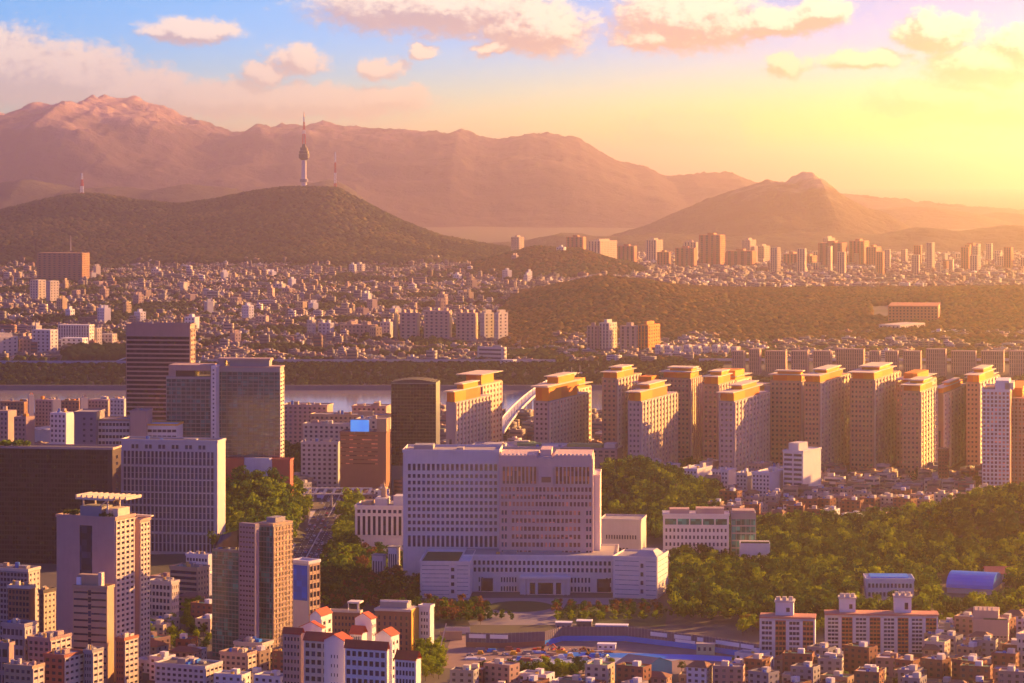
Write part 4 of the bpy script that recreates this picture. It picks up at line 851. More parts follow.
flats(12, (966, 979, 999, 382), 2740, 371, (966, 984, 998, 381, 40), None, 'tall tower with yellow cap behind the white-framed tower', wall=WARM)
# white framed tower on the right
t_ = Wing(982, 1010, 1013, 391, 2500, 12, WM('rose_red_wall', (.38, .16, .13)), label='apartment tower with a white grid frame over red wall, near the right border', cat='apartment tower', name='framed_tower')
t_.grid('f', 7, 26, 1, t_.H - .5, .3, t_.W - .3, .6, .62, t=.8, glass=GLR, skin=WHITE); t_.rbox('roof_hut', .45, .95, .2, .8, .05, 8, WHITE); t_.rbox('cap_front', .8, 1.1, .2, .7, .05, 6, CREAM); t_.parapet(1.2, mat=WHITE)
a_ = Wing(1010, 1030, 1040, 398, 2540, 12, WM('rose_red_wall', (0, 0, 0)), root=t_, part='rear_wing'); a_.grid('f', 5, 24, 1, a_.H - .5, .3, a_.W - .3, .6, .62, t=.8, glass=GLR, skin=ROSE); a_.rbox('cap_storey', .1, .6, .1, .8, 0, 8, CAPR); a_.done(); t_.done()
t_ = Wing(938, 948, 951.5, 449, 2540, 14, WM('dark_red_wall', (.20, .05, .05)), label='slim dark red pillar-like building before the apartment row', cat='building', name='red_pillar_building', D=12); t_.grid('f', 3, 12, 1, t_.H - 1, .5, t_.W - .5, .5, .4, t=.3, glass=GLBR); t_.done()
t_ = Wing(783, 803, 821, 452, 2470, 30, WHITE, label='white mid-rise with striped left face and blank right wall in the low town', cat='office building', name='white_mid_rise')
t_.grid('f', 2, 10, 1, t_.H - 1, .4, t_.W - .4, .85, .5, t=.3, glass=GL, skin=WHITE); t_.rbox('roof_hut', .1, .6, .2, .7, .05, 6.5, CONC); t_.parapet(1); t_.done()
# low white flats behind the mound
for i, (a, c_, b2, yt, d_) in enumerate([(641, 655, 661, 462, 2600), (660, 672, 680, 466, 2560), (680, 697, 712, 470, 2520), (700, 712, 722, 463, 2600), (712, 728, 736, 471, 2510), (736, 747, 753, 474, 2480), (752, 770, 786, 474, 2460), (748, 762, 772, 465, 2590), (770, 780, 784, 468, 2570)]):
    t_ = Wing(a, c_, b2, yt, d_, 26, [WHITE, CONC, WHITE, CREAM, WHITE, CONC, WHITE, ROSE, CONC][i], label=['white flats at the left end of the low row on the wooded mound', 'grey-white flats with stair tower, second in the low row by the mound', 'white flats with wide blank gable, third in the low row by the mound', 'cream flats behind the blank gable in the low row', 'white striped flats in the middle of the low row', 'pale flats with dark stair strips, right of the middle of the low row', 'widest white flats at the right end of the low row', 'rosy flats peeping over the widest white ones', 'small pale flats left of the white mid-rise'][i], cat='flats', name='low_flats', group='low white flats by the wooded mound', maxp=60)
    t_.grid('f', max(3, int(t_.W / 3)), max(4, int(t_.H / 3.5)), 1, t_.H - .6, .3, t_.W - .3, .5, .5, t=.4, glass=GL); t_.parapet(1); t_.clutter(5, i, 4, [WHITE, CREAM]); t_.done()
# ============================================================ bottom right flats
def slabflats(xl, xc, xr, yt, d, th, towers, lab, bays):
    t_ = Wing(xl, xc, xr, yt, d, th, WHITE, label=lab, cat='apartment block', name='slab_flats', D=13)
    nb = bays; bw = t_.W / nb; nf = 9
    OC = WM('orange_panel', (.55, .20, .09), .08)
    for k in range(nb):
        a0 = k * bw
        t_.grid('f', 3, nf, 0, t_.H - 1.2, a0 + bw * .12, a0 + bw * .88, .86, .62, t=.9, glass=GLB, skin=OC if k % 2 else WHITE, sill=0)
        t_.fbox(t_.skin, 'f', max(0, a0 - bw * .10), a0 + bw * .11, 0, t_.H - 1.1, 0, 1.2, WHITE)
    t_.fbox(t_.skin, 'f', t_.W - bw * .11, t_.W, 0, t_.H - 1.1, 0, 1.2, WHITE)
    t_.fbox(t_.skin, 'l', 0, t_.D, 0, t_.H, 0, .3, WHITE)
    t_.rbox('roof', -.01, 1.01, -.1, 1.08, .02, 1.0, WM('salmon_roof', (.50, .22, .16), .15))
    for (a, b2, y2) in towers:
        x0, x1 = t_.fx(a), t_.fx(b2); z2 = t_.z(y2)
        t_.add('stair_tower', lambda mb: (mb.box(x0, x1, -2, t_.D / 2 + 2, t_.H + .9, z2 - 3)), WHITE)
        t_.add('tower_cap', lambda mb: (mb.box(x0 - .6, x1 + .6, -2.6, t_.D / 2 + 2.6, z2 - 3, z2 - 2.2), [mb.cyl(x0 + 1.5 + i * (x1 - x0 - 3) / 2, 1, z2 - 2.2, z2, 1.3, n=10) for i in range(3)]), CREAM)
        t_.add('window', lambda mb: mb.box(x0 + (x1 - x0) * .6, x0 + (x1 - x0) * .8, -2.12, -2.02, t_.H + 3, z2 - 6), GLB)
    t_.done(); return t_
slabflats(760, 815, 822, 619, 1642, 8, [(775, 793, 599)], 'white slab flats with one water-tank tower, smaller of two at the lower right', 4)
slabflats(826, 938, 941, 616, 1690, 4, [(840, 856, 596), (895, 912, 594)], 'long white slab flats with orange panels and two water-tank towers, lower right', 8)
t_ = Wing(973, 1008, 1016, 622, 1690, 12, ROSE, label='stepped rose building with planted terraces at the lower right', cat='terraced building', name='terraced_building', D=20)
t_.grid('f', 9, 5, 1, t_.H - 8, .5, t_.W - .5, .6, .45, t=.5, glass=GL)
t_.rbox('upper_storey', .0, .72, .1, .9, .05, 6, ROSE); t_.rbox('terrace_hedge', .3, .98, .01, .09, .05, 1.6, WM('clipped_hedge', (0, 0, 0))); t_.add('top_rail', lambda mb: [mb.box(-t_.W / 2 + i * 2.6, -t_.W / 2 + i * 2.6 + 1, -t_.D * .38, -t_.D * .34, t_.H + 6, t_.H + 8) for i in range(int(t_.W * .7 / 2.6))], CREAM); t_.parapet(1); t_.done()
t_ = Wing(1017, 1030, 1050, 636, 1600, 30, CREAM, label='cream building cut by the right border at the bottom', cat='building', name='city_block')
t_.grid('f', 3, 5, 1, t_.H - 1, .5, t_.W - .5, .5, .4, t=.4, glass=GL); t_.parapet(1); t_.done()
# sheds in the wood at right
def vault(name, xl, xr, ybot, ytop, d, lab, mroof, th=6, wallm=CONC, D=26):
    t_ = Wing(xl, xr, xr + 1, ybot - (ybot - ytop) * .35, d, th, wallm, label=lab, cat='hall', name=name, D=D, z0=gz((xl - CX) / F * d, d) + 0)
    n = 12; W_, Dp = t_.W / 2 + .6, t_.D / 2 + .6; rise = (ybot - ytop) * .65 * d / F
    def f(mb):
        for k in range(n):
            a, b2 = math.pi * k / n, math.pi * (k + 1) / n
            ya, za, yb, zb = -Dp * math.cos(a), rise * math.sin(a), -Dp * math.cos(b2), rise * math.sin(b2)
            mb.quad((-W_, ya, t_.H + za), (W_, ya, t_.H + za), (W_, yb, t_.H + zb), (-W_, yb, t_.H + zb))
            for s in (-1, 1): mb.quad((s * W_, ya, t_.H), (s * W_, yb, t_.H), (s * W_, yb, t_.H + zb), (s * W_, ya, t_.H + za))
    t_.add('vaulted_roof', f, mroof); t_.done(); return t_
vault('sports_hall', 947, 992, 597, 576, 1925, 'sports hall with a vaulted bright blue roof among the trees at right', BLUESH, th=20, D=34)
t_ = Wing(986, 1030, 1034, 574, 1975, 4, CONC, label='grey school building with a dull red roof beside the blue vaulted hall', cat='school', name='school_building', D=24); t_.grid('f', 8, 2, 1, t_.H - 1, 1, t_.W - 1, .6, .5, t=.3, glass=GL); gable(t_, -t_.W / 2, t_.W / 2, t_.H, 3.5, WM('dull_red_roof', (.40, .10, .09), .2), along='x'); t_.done()
t_ = Wing(866, 914, 916, 580, 1900, 3, WHITE, label='long low white building with blue roof sheets between the trees', cat='school', name='low_school', D=22); t_.grid('f', 12, 2, 1, t_.H - 1, 1, t_.W - 1, .6, .5, t=.3, glass=GLB); t_.rbox('roof', .1, .9, .1, .9, .02, 1.6, BLUESH); t_.parapet(1); t_.done()
for (a, b2, yt, d_, lab, wl) in [(682, 697, 582, 1915, 'small pink pavilion among golden trees right of the court annex', WM('pink_render', (.62, .40, .36))), (840, 856, 597, 1850, 'little cream hut with flat roof between trees before the blue-roofed school', CREAM), (893, 912, 597, 1850, 'cream roofed hut just behind the right water-tank tower', CREAM),
                               (388, 400, 548, 2010, 'small domed pavilion in the court garden at left', WHITE), (372, 386, 556, 1990, 'low grey roofed pavilion in the court garden at left', CONC), (940, 960, 627, 1780, 'pale hut with teal roof beside the long slab flats', WM('teal_sheet', (0, 0, 0)))]:
    t_ = Wing(a, b2 - 3, b2, yt, d_, 20, wl, label=lab, cat='pavilion', name='pavilion'); t_.rbox('roof', -.06, 1.06, -.06, 1.06, .02, .8, LTROOF); t_.grid('f', 4, 1, 1, t_.H - .5, .3, t_.W - .3, .5, .6, t=.2, glass=GL); t_.done()
# near-bank apartments left
for i, (a, c_, b2, yt, d_, wl) in enumerate([(0, 24, 28, 410, 3050, BRICK), (28, 29, 34, 403, 2980, CREAM), (35, 52, 55, 408, 3080, ROSE), (52, 53, 61, 408, 3000, CREAM), (61, 79, 82, 409, 3060, BRICK), (80, 81, 88, 406, 3000, CREAM), (88, 108, 112, 408, 3080, ROSE), (110, 124, 128, 407, 3060, CONC), (50, 66, 71, 420, 2800, WHITE), (-4, 8, 12, 418, 2850, ROSE), (14, 26, 30, 424, 2780, MAUVE)]):
    t_ = Wing(a, c_, b2, yt - 8 if i < 8 else yt - 7, d_, 22 if c_ - a > 2 else 50, wl, label='%s block in the riverside town at left, %s' % (['brown', 'yellow-lit narrow', 'rosy', 'bright yellow-lit', 'brick', 'tall yellow-lit', 'long rosy', 'pale grey', 'white low', 'small rosy', 'small mauve'][i], ['at the border', 'second from the border', 'behind the lit roofs', 'left of the brick one', 'between two lit ones', 'before the long rosy one', 'left of the banded tower', 'touching the banded tower', 'over the curved lit roofs', 'nearer, at the border', 'nearer, by the tree line'][i]), cat='apartment block', name='riverside_block', D=16 if c_ - a > 2 else None, maxp=30)
    t_.grid('f', max(2, int(t_.W / 4)), 10, 1, t_.H - 1, .3, t_.W - .3, .5, .5, t=.4, glass=GL); t_.clutter(4, i, 4, [CREAM, ORANGE, ROSE]); t_.done()
# terraced hall with ribbed lit roofs
tr = empty('ribbed_hall', (*at(55, 441), 0), -R(30), 'bright yellow-lit hall with curved ribbed roofs in the riverside town at left', 'hall')
for k in range(5):
    def f(mb, k=k):
        n = 8; L, Wd, h0, rs = 40, 11, 9, 5
        for j in range(n):
            a, b2 = math.pi * j / n, math.pi * (j + 1) / n; x0 = (k - 2.5) * Wd
            mb.quad((x0 + Wd / 2 - Wd / 2 * math.cos(a), -L / 2, h0 + rs * math.sin(a)), (x0 + Wd / 2 - Wd / 2 * math.cos(b2), -L / 2, h0 + rs * math.sin(b2)), (x0 + Wd / 2 - Wd / 2 * math.cos(b2), L / 2, h0 + rs * math.sin(b2)), (x0 + Wd / 2 - Wd / 2 * math.cos(a), L / 2, h0 + rs * math.sin(a)))
        mb.box((k - 2.5) * 11 + .1, (k - 1.5) * 11 - .1, -L / 2 + .2, L / 2 - .2, -5, h0 + 4)
    mb = MB(); f(mb); mb.build('roof_vault', CREAM, tr)
# ============================================================ hilltop masts
def spot(px, d): return ((px - CX) / F * d, d)
x_, y_ = spot(304, 8450); g = gz(x_, y_); tz = lambda y: CAMH - (y - HOR) / F * 8450 - g
tw = empty('observation_tower', (x_, y_, g), 0, 'tall observation tower with dark round pod and red and white mast on the wooded hill', 'tower')
def P(name, f, m): mb = MB(); f(mb); return mb.build(name, m, tw)
P('shaft', lambda mb: (mb.cyl(0, 0, -20, tz(158), 8.5, 6.2, 20),), WM('white_shaft', (.74, .66, .58), .05))
P('base_building', lambda mb: (mb.cyl(0, 0, -20, 12, 34, 32, 20), mb.box(-60, 40, -30, 20, -25, 4)), CONC)
P('collar', lambda mb: mb.cyl(0, 0, tz(182), tz(179), 12, 12, 20), GREY)
PODM = WM('dark_pod', (.025, .02, .035), .05, rough=.6)
P('pod', lambda mb: (mb.cyl(0, 0, tz(160), tz(158), 9, 15, 24), mb.cyl(0, 0, tz(158), tz(154), 15.5, 15.5, 24), mb.cyl(0, 0, tz(153.8), tz(151), 14, 14, 24), mb.cyl(0, 0, tz(150.8), tz(147.5), 11, 11, 24), mb.cyl(0, 0, tz(147.5), tz(144), 7, 4.5, 16)), PODM)
P('pod_ring', lambda mb: (mb.cyl(0, 0, tz(154), tz(153.8), 16.5, 16.5, 24), mb.cyl(0, 0, tz(151), tz(150.8), 15, 15, 24)), CREAM)
def lattice(z0, z1, w0, w1, n):
    def f(mb):
        for k in range(n):
            a, b2 = z0 + (z1 - z0) * k / n, z0 + (z1 - z0) * (k + 1) / n; wa, wb = w0 + (w1 - w0) * k / n, w0 + (w1 - w0) * (k + 1) / n
            c4 = [(-1, -1), (1, -1), (1, 1), (-1, 1)]
            for q in range(4):
                p0, p1 = c4[q], c4[(q + 1) % 4]
                mb.bar((p0[0] * wa, p0[1] * wa, a), (p0[0] * wb, p0[1] * wb, b2), 1.3); mb.bar((p0[0] * wa, p0[1] * wa, a), (p1[0] * wb, p1[1] * wb, b2), .8); mb.bar((p0[0] * wb, p0[1] * wb, b2), (p1[0] * wb, p1[1] * wb, b2), .8)
    return f
P('mast_lower', lattice(tz(144), tz(134), 4.6, 3.2, 4), REDP); P('mast_middle', lattice(tz(134), tz(130), 3.2, 2.6, 2), WHITEP)
P('mast_upper', lattice(tz(130), tz(122), 2.6, 1.7, 3), REDP); P('mast_top', lattice(tz(122), tz(117), 1.6, 1.1, 2), WHITEP); P('mast_tip', lambda mb: mb.cyl(0, 0, tz(117), tz(111.5), 1.2, .4, 8), REDP)
for (px, d_, y0, y1, lab, w0) in ((335.3, 8450, 194, 152, 'slender red and white broadcast mast on the ridge right of the observation tower', 3.0), (82, 8480, 198, 173, 'small red lattice mast on the left shoulder of the wooded hill', 5.0)):
    x_, y_ = spot(px, d_); g = gz(x_, y_); z_ = lambda y: CAMH - (y - HOR) / F * d_ - g
    mr = empty('lattice_mast', (x_, y_, g), 0, lab, 'mast')
    n = 4
    for k in range(n):
        a, b2 = -5 + (z_(y1) + 5) * k / n, -5 + (z_(y1) + 5) * (k + 1) / n; mb = MB(); lattice(a, b2, w0 * (1 - k * .2), w0 * (.8 - k * .2) + .3, 4)(mb); mb.build('mast_section', REDP if k % 2 == 0 else WHITEP, mr)
# ============================================================ roads
def sheet(name, pts, z, mat, **kw):
    mb = MB(); k = len(pts); mb.v = [(p[0], p[1], z + gz(*p) if kw.get('_t') else z) for p in pts]; mb.f = [tuple(range(k))]; mb.mi = [0]
    kw.pop('_t', None); return mb.build(name, mat, None, kind='structure', **kw)
sheet('boulevard', [(-164, 1785), (-138, 1785), (-138, 2580), (-164, 2580)], .06, TAR)
for x0, x1 in ((-171, -164.3), (-137.7, -131)):
    mb = MB(); mb.box(x0, x1, 1785, 2580, -.1, .16); mb.build('pavement', CONC, kind='structure')
mb = MB()
for k in range(66):
    for x_ in (-159.9, -155.6, -146.4, -142.1): mb.box(x_ - .12, x_ + .12, 1790 + k * 12, 1795 + k * 12, .064, .07)
for x_ in (-151.3, -150.7): mb.box(x_ - .12, x_ + .12, 1786, 2579, .064, .07)
mb.build('lane_markings', WHITEP, kind='structure')
sheet('cross_street', [(-300, 1716), (-134, 1722), (-134, 1746), (-300, 1740)], .10, TAR)
sheet('court_drive', [at(470, 625), at(600, 625), at(615, 598), at(455, 598)], .05, WM('paved_drive', (.24, .22, .22), .15, streak=False))
cl_ = []
for k in range(28):
    a = 2 * math.pi * k / 28; x_, y_ = at(520 + 33 * math.cos(a), 606.5); cl_.append((x_, y_ + 24 * math.sin(a)))
GRASS = WM('lawn_grass', (.045, .075, .02), .35, streak=False)
sheet('lawn', cl_, .12, GRASS); sheet('lawn', [at(555, 623), at(665, 627), at(668, 606), at(566, 604)], .09, GRASS); sheet('lawn', [at(425, 622), at(486, 620), at(486, 603), at(440, 600)], .09, GRASS)
# cars
def car_proto(col, lab_):
    pm = wall_mat('car_paint_' + lab_, col, .03, rough=.3, spec=.6, streak=False)
    body, cab, wh, li = MB(), MB(), MB(), MB()
    pf = [(-2.2, .35), (2.2, .35), (2.2, .8), (1.5, .92), (.75, .98), (-1.6, 1.0), (-2.2, .9)]
    def ext(mb, pr, w_):
        n = len(pr); k = len(mb.v); mb.v += [(x_, -w_, z_) for x_, z_ in pr] + [(x_, w_, z_) for x_, z_ in pr]
        for j in range(n): mb.f.append((k + j, k + (j + 1) % n, k + n + (j + 1) % n, k + n + j)); mb.mi.append(0)
        mb.f.append(tuple(k + j for j in reversed(range(n)))); mb.f.append(tuple(k + n + j for j in range(n))); mb.mi += [0, 0]
    ext(body, pf, .88); ext(body, [(-1.25, 1.42), (.1, 1.42), (.05, 1.47), (-1.2, 1.47)], .66)
    ext(cab, [(-1.75, .99), (.85, .975), (.1, 1.42), (-1.3, 1.42)], .72)
    for x_ in (-1.4, 1.4):
        for s in (-1, 1):
            n = 10; k = len(wh.v)
            for yy in (s * .72, s * .92): wh.v += [(x_ + .33 * math.cos(2 * math.pi * j / n), yy, .33 + .33 * math.sin(2 * math.pi * j / n)) for j in range(n)]
            for j in range(n): wh.f.append((k + j, k + (j + 1) % n, k + n + (j + 1) % n, k + n + j)); wh.mi.append(0)
            wh.f.append(tuple(k + j for j in range(n))); wh.f.append(tuple(k + n + j for j in range(n))); wh.mi += [0, 0]
    for s in (-1, 1): li.box(-2.24, -2.2, s * .62 - .18, s * .62 + .18, .62, .8)
    return [('body', body.mesh('body', [pm])), ('cabin_glass', cab.mesh('cabin_glass', [GLB])), ('wheel', wh.mesh('wheel', [WM('tyre', (.03, .03, .03))])), ('tail_light', li.mesh('tail_light', [REDP]))]
CARC = [('white', (.75, .75, .75)), ('silver', (.45, .46, .48)), ('black', (.03, .03, .035)), ('red', (.5, .03, .03)), ('blue', (.04, .10, .35)), ('grey', (.2, .2, .21))]
CP = [car_proto(c_, n_) for n_, c_ in CARC]
rr = random.Random(21)
def place_car(i, x_, y_, rz, lab, grp):
    r_ = empty('parked_car' if 'parked' in lab else 'car', (x_, y_, .07), rz, lab, 'car', grp)
    for nm, me in CP[i]: put(nm, me, r_)
for ln, x_ in enumerate((-162, -157.7, -153.4, -148.6, -144.3, -140)):
    y_ = 1830 + rr.uniform(0, 40)
    while y_ < 2500:
        k = rr.choice([0, 0, 1, 1, 2, 2, 5, 3, 4]); place_car(k, x_ + rr.uniform(-.2, .2), y_, R(90 if ln > 2 else -90), '%s car driving on the tree-lined boulevard, %s' % (CARC[k][0], 'heading away' if ln > 2 else 'coming towards us'), 'cars on the boulevard')
        y_ += rr.choice([9, 12, 18, 30, 50])
for k in range(12): i = rr.randrange(6); place_car(i, -290 + k * 12.5 + rr.uniform(-3, 3), 1727 + (k % 3) * 5.0, R(rr.choice([2, 182])), '%s car on the cross street below the slanted tower' % CARC[i][0], 'cars on the cross street')
# footbridge with slanted panels over the boulevard
x0, x1, yb = (291 - CX) / F * 2440, (372 - CX) / F * 2440, 2440
fb = empty('footbridge', ((x0 + x1) / 2, yb, 0), 0, 'pale truss footbridge with slanted white panels spanning the boulevard', 'footbridge')
Lh = (x1 - x0) / 2
mb = MB(); mb.box(-Lh, Lh, -2, 2, 10, 11.2); mb.build('deck', CONC, fb)
mb = MB(); [mb.box(-Lh, Lh, s * 2.1 - .1, s * 2.1 + .1, 15.4, 15.9) for s in (-1, 1)]; mb.build('top_rail', WHITE, fb)
for k in range(9):
    a = -Lh + 4 + k * (2 * Lh - 8) / 8; mb = MB(); mb.quad((a, -2.2, 11.2), (a + 2.4, -2.2, 11.2), (a + 4.4, -2.2, 15.4), (a + 2.0, -2.2, 15.4)); mb.bar((a, 2.1, 11.2), (a + 4, 2.1, 15.4), .5); mb.build('panel', WHITEP, fb)
for a in (-Lh + 3, 0, Lh - 3): mb = MB(); mb.cyl(a, 0, -.5, 10, .9, n=10); mb.build('pier', CONC, fb)
x_, y_ = at(296, 520, 2330); rp = empty('green_ramp', (x_, y_, 0), R(20), 'bright green sloping stair canopy at the edge of the left grove', 'stair canopy')
mb = MB(); mb.quad((-9, 0, 16), (-5, -4, 16), (8, -4, 3), (4, 0, 3)); mb.quad((-9, 0, 15.7), (-5, -4, 15.7), (8, -4, 2.7), (4, 0, 2.7)); mb.build('canopy_sheet', WM('bright_green_sheet', (.08, .42, .10), .1), rp)
mb = MB(); [mb.cyl(a, -2, -.5, z_, .3, n=6) for a, z_ in ((-6.8, 15.5), (-1, 9.5), (5.5, 3.4))]; mb.build('post', STEEL, rp)
# curved river bridge
pts = [(-14, 2990), (-9.6, 3077), (-2, 3200), (9, 3345), (21, 3480), (35, 3613), (56, 3774), (85, 3888), (118, 3950), (170, 3990)]
pa = np.array(pts, float); tt = np.linspace(0, len(pts) - 1, 46); bx, by = np.interp(tt, range(len(pts)), pa[:, 0]), np.interp(tt, range(len(pts)), pa[:, 1])
for _ in range(3): bx[1:-1] = (bx[:-2] + bx[1:-1] * 2 + bx[2:]) / 4; by[1:-1] = (by[:-2] + by[1:-1] * 2 + by[2:]) / 4
br = empty('river_bridge', (0, 3400, 0), 0, 'pale bridge curving away across the river behind the capped apartment towers', 'bridge')
def ribbon(mb, off0, off1, z0, z1):
    tx, ty = np.gradient(bx), np.gradient(by); L = np.hypot(tx, ty); nx, ny = ty / L, -tx / L
    for k in range(len(bx) - 1):
        P4 = []
        for j in (k, k + 1):
            for o_ in (off0, off1): P4.append((bx[j] + nx[j] * o_, by[j] + ny[j] * o_ - 3400))
        a, b2, c_, d_ = P4; kk = len(mb.v)
        mb.v += [(*a, z0), (*b2, z0), (*d_, z0), (*c_, z0), (*a, z1), (*b2, z1), (*d_, z1), (*c_, z1)]
        for q in ((0, 3, 2, 1), (4, 5, 6, 7), (0, 1, 5, 4), (1, 2, 6, 5), (2, 3, 7, 6), (3, 0, 4, 7)): mb.f.append(tuple(kk + j for j in q)); mb.mi.append(0)
mb = MB(); ribbon(mb, -6, 6, 12.2, 13.5); mb.build('deck', CONC, br)
for s in (-1, 1): mb = MB(); ribbon(mb, s * 6.2 - .2, s * 6.2 + .2, 13.55, 15.4); mb.build('parapet', WHITE, br)
for k in range(2, 44, 3): mb = MB(); mb.box(bx[k] - 3, bx[k] + 3, by[k] - 3402, by[k] - 3398, -6, 12.1); mb.build('pier', CONC, br)
for k in range(1, 45, 2): mb = MB(); mb.cyl(bx[k] + 6.2, by[k] - 3400, 16, 25, .35, n=6); mb.build('lamp_post', STEEL, br)
# riverside viaducts and river walls
for (a, b2, d_, z_, lab, mt) in ((-900, -430, 3965, 25, 'long pale blue riverside viaduct at the far bank, left', WM('pale_blue_girder', (.25, .33, .50))), (-420, 60, 3985, 25.5, 'grey riverside viaduct at the far bank in the centre', CONC), (260, 1100, 3998, 26, 'grey riverside viaduct before the long rosy slabs at right', CONC)):
    v_ = empty('viaduct', ((a + b2) / 2, d_, 0), 0, lab, 'viaduct'); h = (b2 - a) / 2
    mb = MB(); mb.box(-h, h, -7, 7, z_ - 2.5, z_); mb.build('deck', mt, v_); mb = MB(); mb.box(-h, h, -7.6, -7.05, z_ - .5, z_ + 1.2); mb.build('parapet', mt, v_)
    for k in range(int(2 * h / 45)): mb = MB(); mb.box(-h + k * 45, -h + k * 45 + 3, -4, 4, -3, z_ - 2.6); mb.build('pier', CONC, v_)
    if a < -800:
        mb = MB(); [mb.bar((120 + i * 5, 0, z_ + .1 + 9 * math.sin(math.pi * i / 16)), (125 + i * 5, 0, z_ + .1 + 9 * math.sin(math.pi * (i + 1) / 16)), 1.3) for i in range(16)]; mb.build('arch', mt, v_)
mb = MB(); mb.box(-1900, 1900, 3786, 3792, -6, 5); o = mb.build('river_wall', WM('river_wall_concrete', (.17, .15, .17)), kind='structure')
mb = MB(); mb.box(-1900, 1900, 3372, 3378, -6, 3); o = mb.build('river_wall', WM('river_wall_concrete', (0, 0, 0)), kind='structure')
# ============================================================ excavation site before the court
sheet('site_ground', [at(440, 668), at(452, 636), at(560, 634), at(640, 634), at(760, 652), at(830, 662), at(830, 674), at(600, 674)], .04, WM('site_soil', (.26, .18, .15), .35, streak=False))
sheet('site_tarpaulin', [at(478, 664), at(520, 658), at(640, 653), at(700, 656), at(640, 667), at(560, 671)], .10, WM('pale_blue_tarp', (.30, .36, .48), .3, streak=False))
sheet('site_tarpaulin', [at(560, 652), at(700, 655), at(815, 662), at(815, 666), at(690, 660), at(560, 656)], .14, BLUESH)
def run(mb, P_, h0, h1, tk, z=0):
    for (a, b2) in zip(P_[:-1], P_[1:]):
        a, b2 = np.array(a), np.array(b2); L = np.linalg.norm(b2 - a); u_ = (b2 - a) / L; n_ = np.array((u_[1], -u_[0])) * tk; k = len(mb.v)
        mb.v += [(*a, z + h0), (*b2, z + h0), (*(b2 - n_), z + h0), (*(a - n_), z + h0), (*a, z + h1), (*b2, z + h1), (*(b2 - n_), z + h1), (*(a - n_), z + h1)]
        for q in ((0, 3, 2, 1), (4, 5, 6, 7), (0, 1, 5, 4), (1, 2, 6, 5), (2, 3, 7, 6), (3, 0, 4, 7)): mb.f.append(tuple(k + j for j in q)); mb.mi.append(0)
        yield a, u_, L
WL = [at(*p_) for p_ in ((466, 647), (500, 648), (545, 646), (562, 641), (625, 641), (700, 650), (765, 660), (812, 667))]
wr = empty('retaining_wall', (*WL[0], 0), 0, 'long curved dark hoarding with pale panels round the excavation before the courthouse', 'hoarding')
WLl = [(p_[0] - WL[0][0], p_[1] - WL[0][1]) for p_ in WL]
HOARD = WM('purple_grey_hoarding', (.16, .13, .17), .15)
mb = MB(); posts = MB(); seg = list(run(mb, WLl, 0, 8.6, .4)); mb.build('hoarding_sheet', HOARD, wr)
for a, u_, L in seg:
    for k in range(int(L / 2.4)): p_ = a + u_ * k * 2.4; posts.box(p_[0] - .12, p_[0] + .12, p_[1] - .25, p_[1] - .02, 0, 8.9)
posts.build('post', GREY, wr, kind='stuff')
mb = MB(); list(run(mb, [(x_, y_ - .6) for x_, y_ in WLl[2:]], 0, 3.2, .3)); mb.build('blue_skirt', BLUESH, wr)
mb = MB(); list(run(mb, [(x_, y_ - .6) for x_, y_ in WLl[:3]], 0, 3.0, .3)); mb.build('brown_skirt', BRICK, wr)
for (a, b2, yb_, up) in ((469, 486, 647, 6.6), (490, 508, 647, 6.6), (650, 666, 643, 6.2), (674, 690, 646.5, 6.2), (697, 712, 649.5, 6.2), (716, 738, 653.5, 6.2), (741, 753, 657, 6.2), (675, 694, 646.5, 3.6)):
    (xa, ya), (xb, yb2) = at(a, yb_), at(b2, yb_); i = max(0, sum(1 for w_ in WL if w_[0] <= xa) - 1); i = min(i, len(WL) - 2)
    def yy(x_): return WL[i][1] + (WL[i + 1][1] - WL[i][1]) * (x_ - WL[i][0]) / (WL[i + 1][0] - WL[i][0])
    mb = MB(); list(run(mb, [(xa - WL[0][0], yy(xa) - .45 - WL[0][1]), (xb - WL[0][0], yy(xb) - .45 - WL[0][1])], up - 1.1, up + 1.3, .1)); mb.build('panel', WHITEP, wr)
for i, (a, b2, y_, lab, wl, rf, h) in enumerate([(556, 572, 633, 'dark site cabin with white roof, left one behind the blue hoarding', GREY, WHITEP, 6), (577, 592, 633, 'black-walled site cabin, middle one behind the blue hoarding', DKROOF, WHITEP, 7), (596, 628, 634, 'long blue site cabin with white roof, right one behind the hoarding', BLUESH, WHITEP, 5),
      (697, 715, 655, 'pale yellow-green site office inside the hoarding', WM('pale_green_panel', (.45, .50, .28)), LTROOF, 6), (598, 616, 650, 'long white container by the blue skirt of the hoarding', WHITEP, WHITEP, 3)]):
    (xa, ya), (xb, _) = at(a, y_), at(b2, y_); r_ = empty('site_cabin', ((xa + xb) / 2, ya + 3, 0), -R(6), lab, 'site cabin'); w_ = (xb - xa) / 2
    mb = MB(); mb.box(-w_, w_, -3, 3, 0, h); mb.build('wall', wl, r_); mb = MB(); mb.box(-w_ - .3, w_ + .3, -3.3, 3.3, h + .01, h + .5); mb.build('roof', rf, r_)
    for k in range(max(2, int(w_ / 1.6))): mb = MB(); c_ = -w_ + 1.6 + k * 3.2; mb.box(c_ - .7, c_ + .7, -3.06, -3.0, h * .4, h * .75); mb.build('window', GLB, r_)
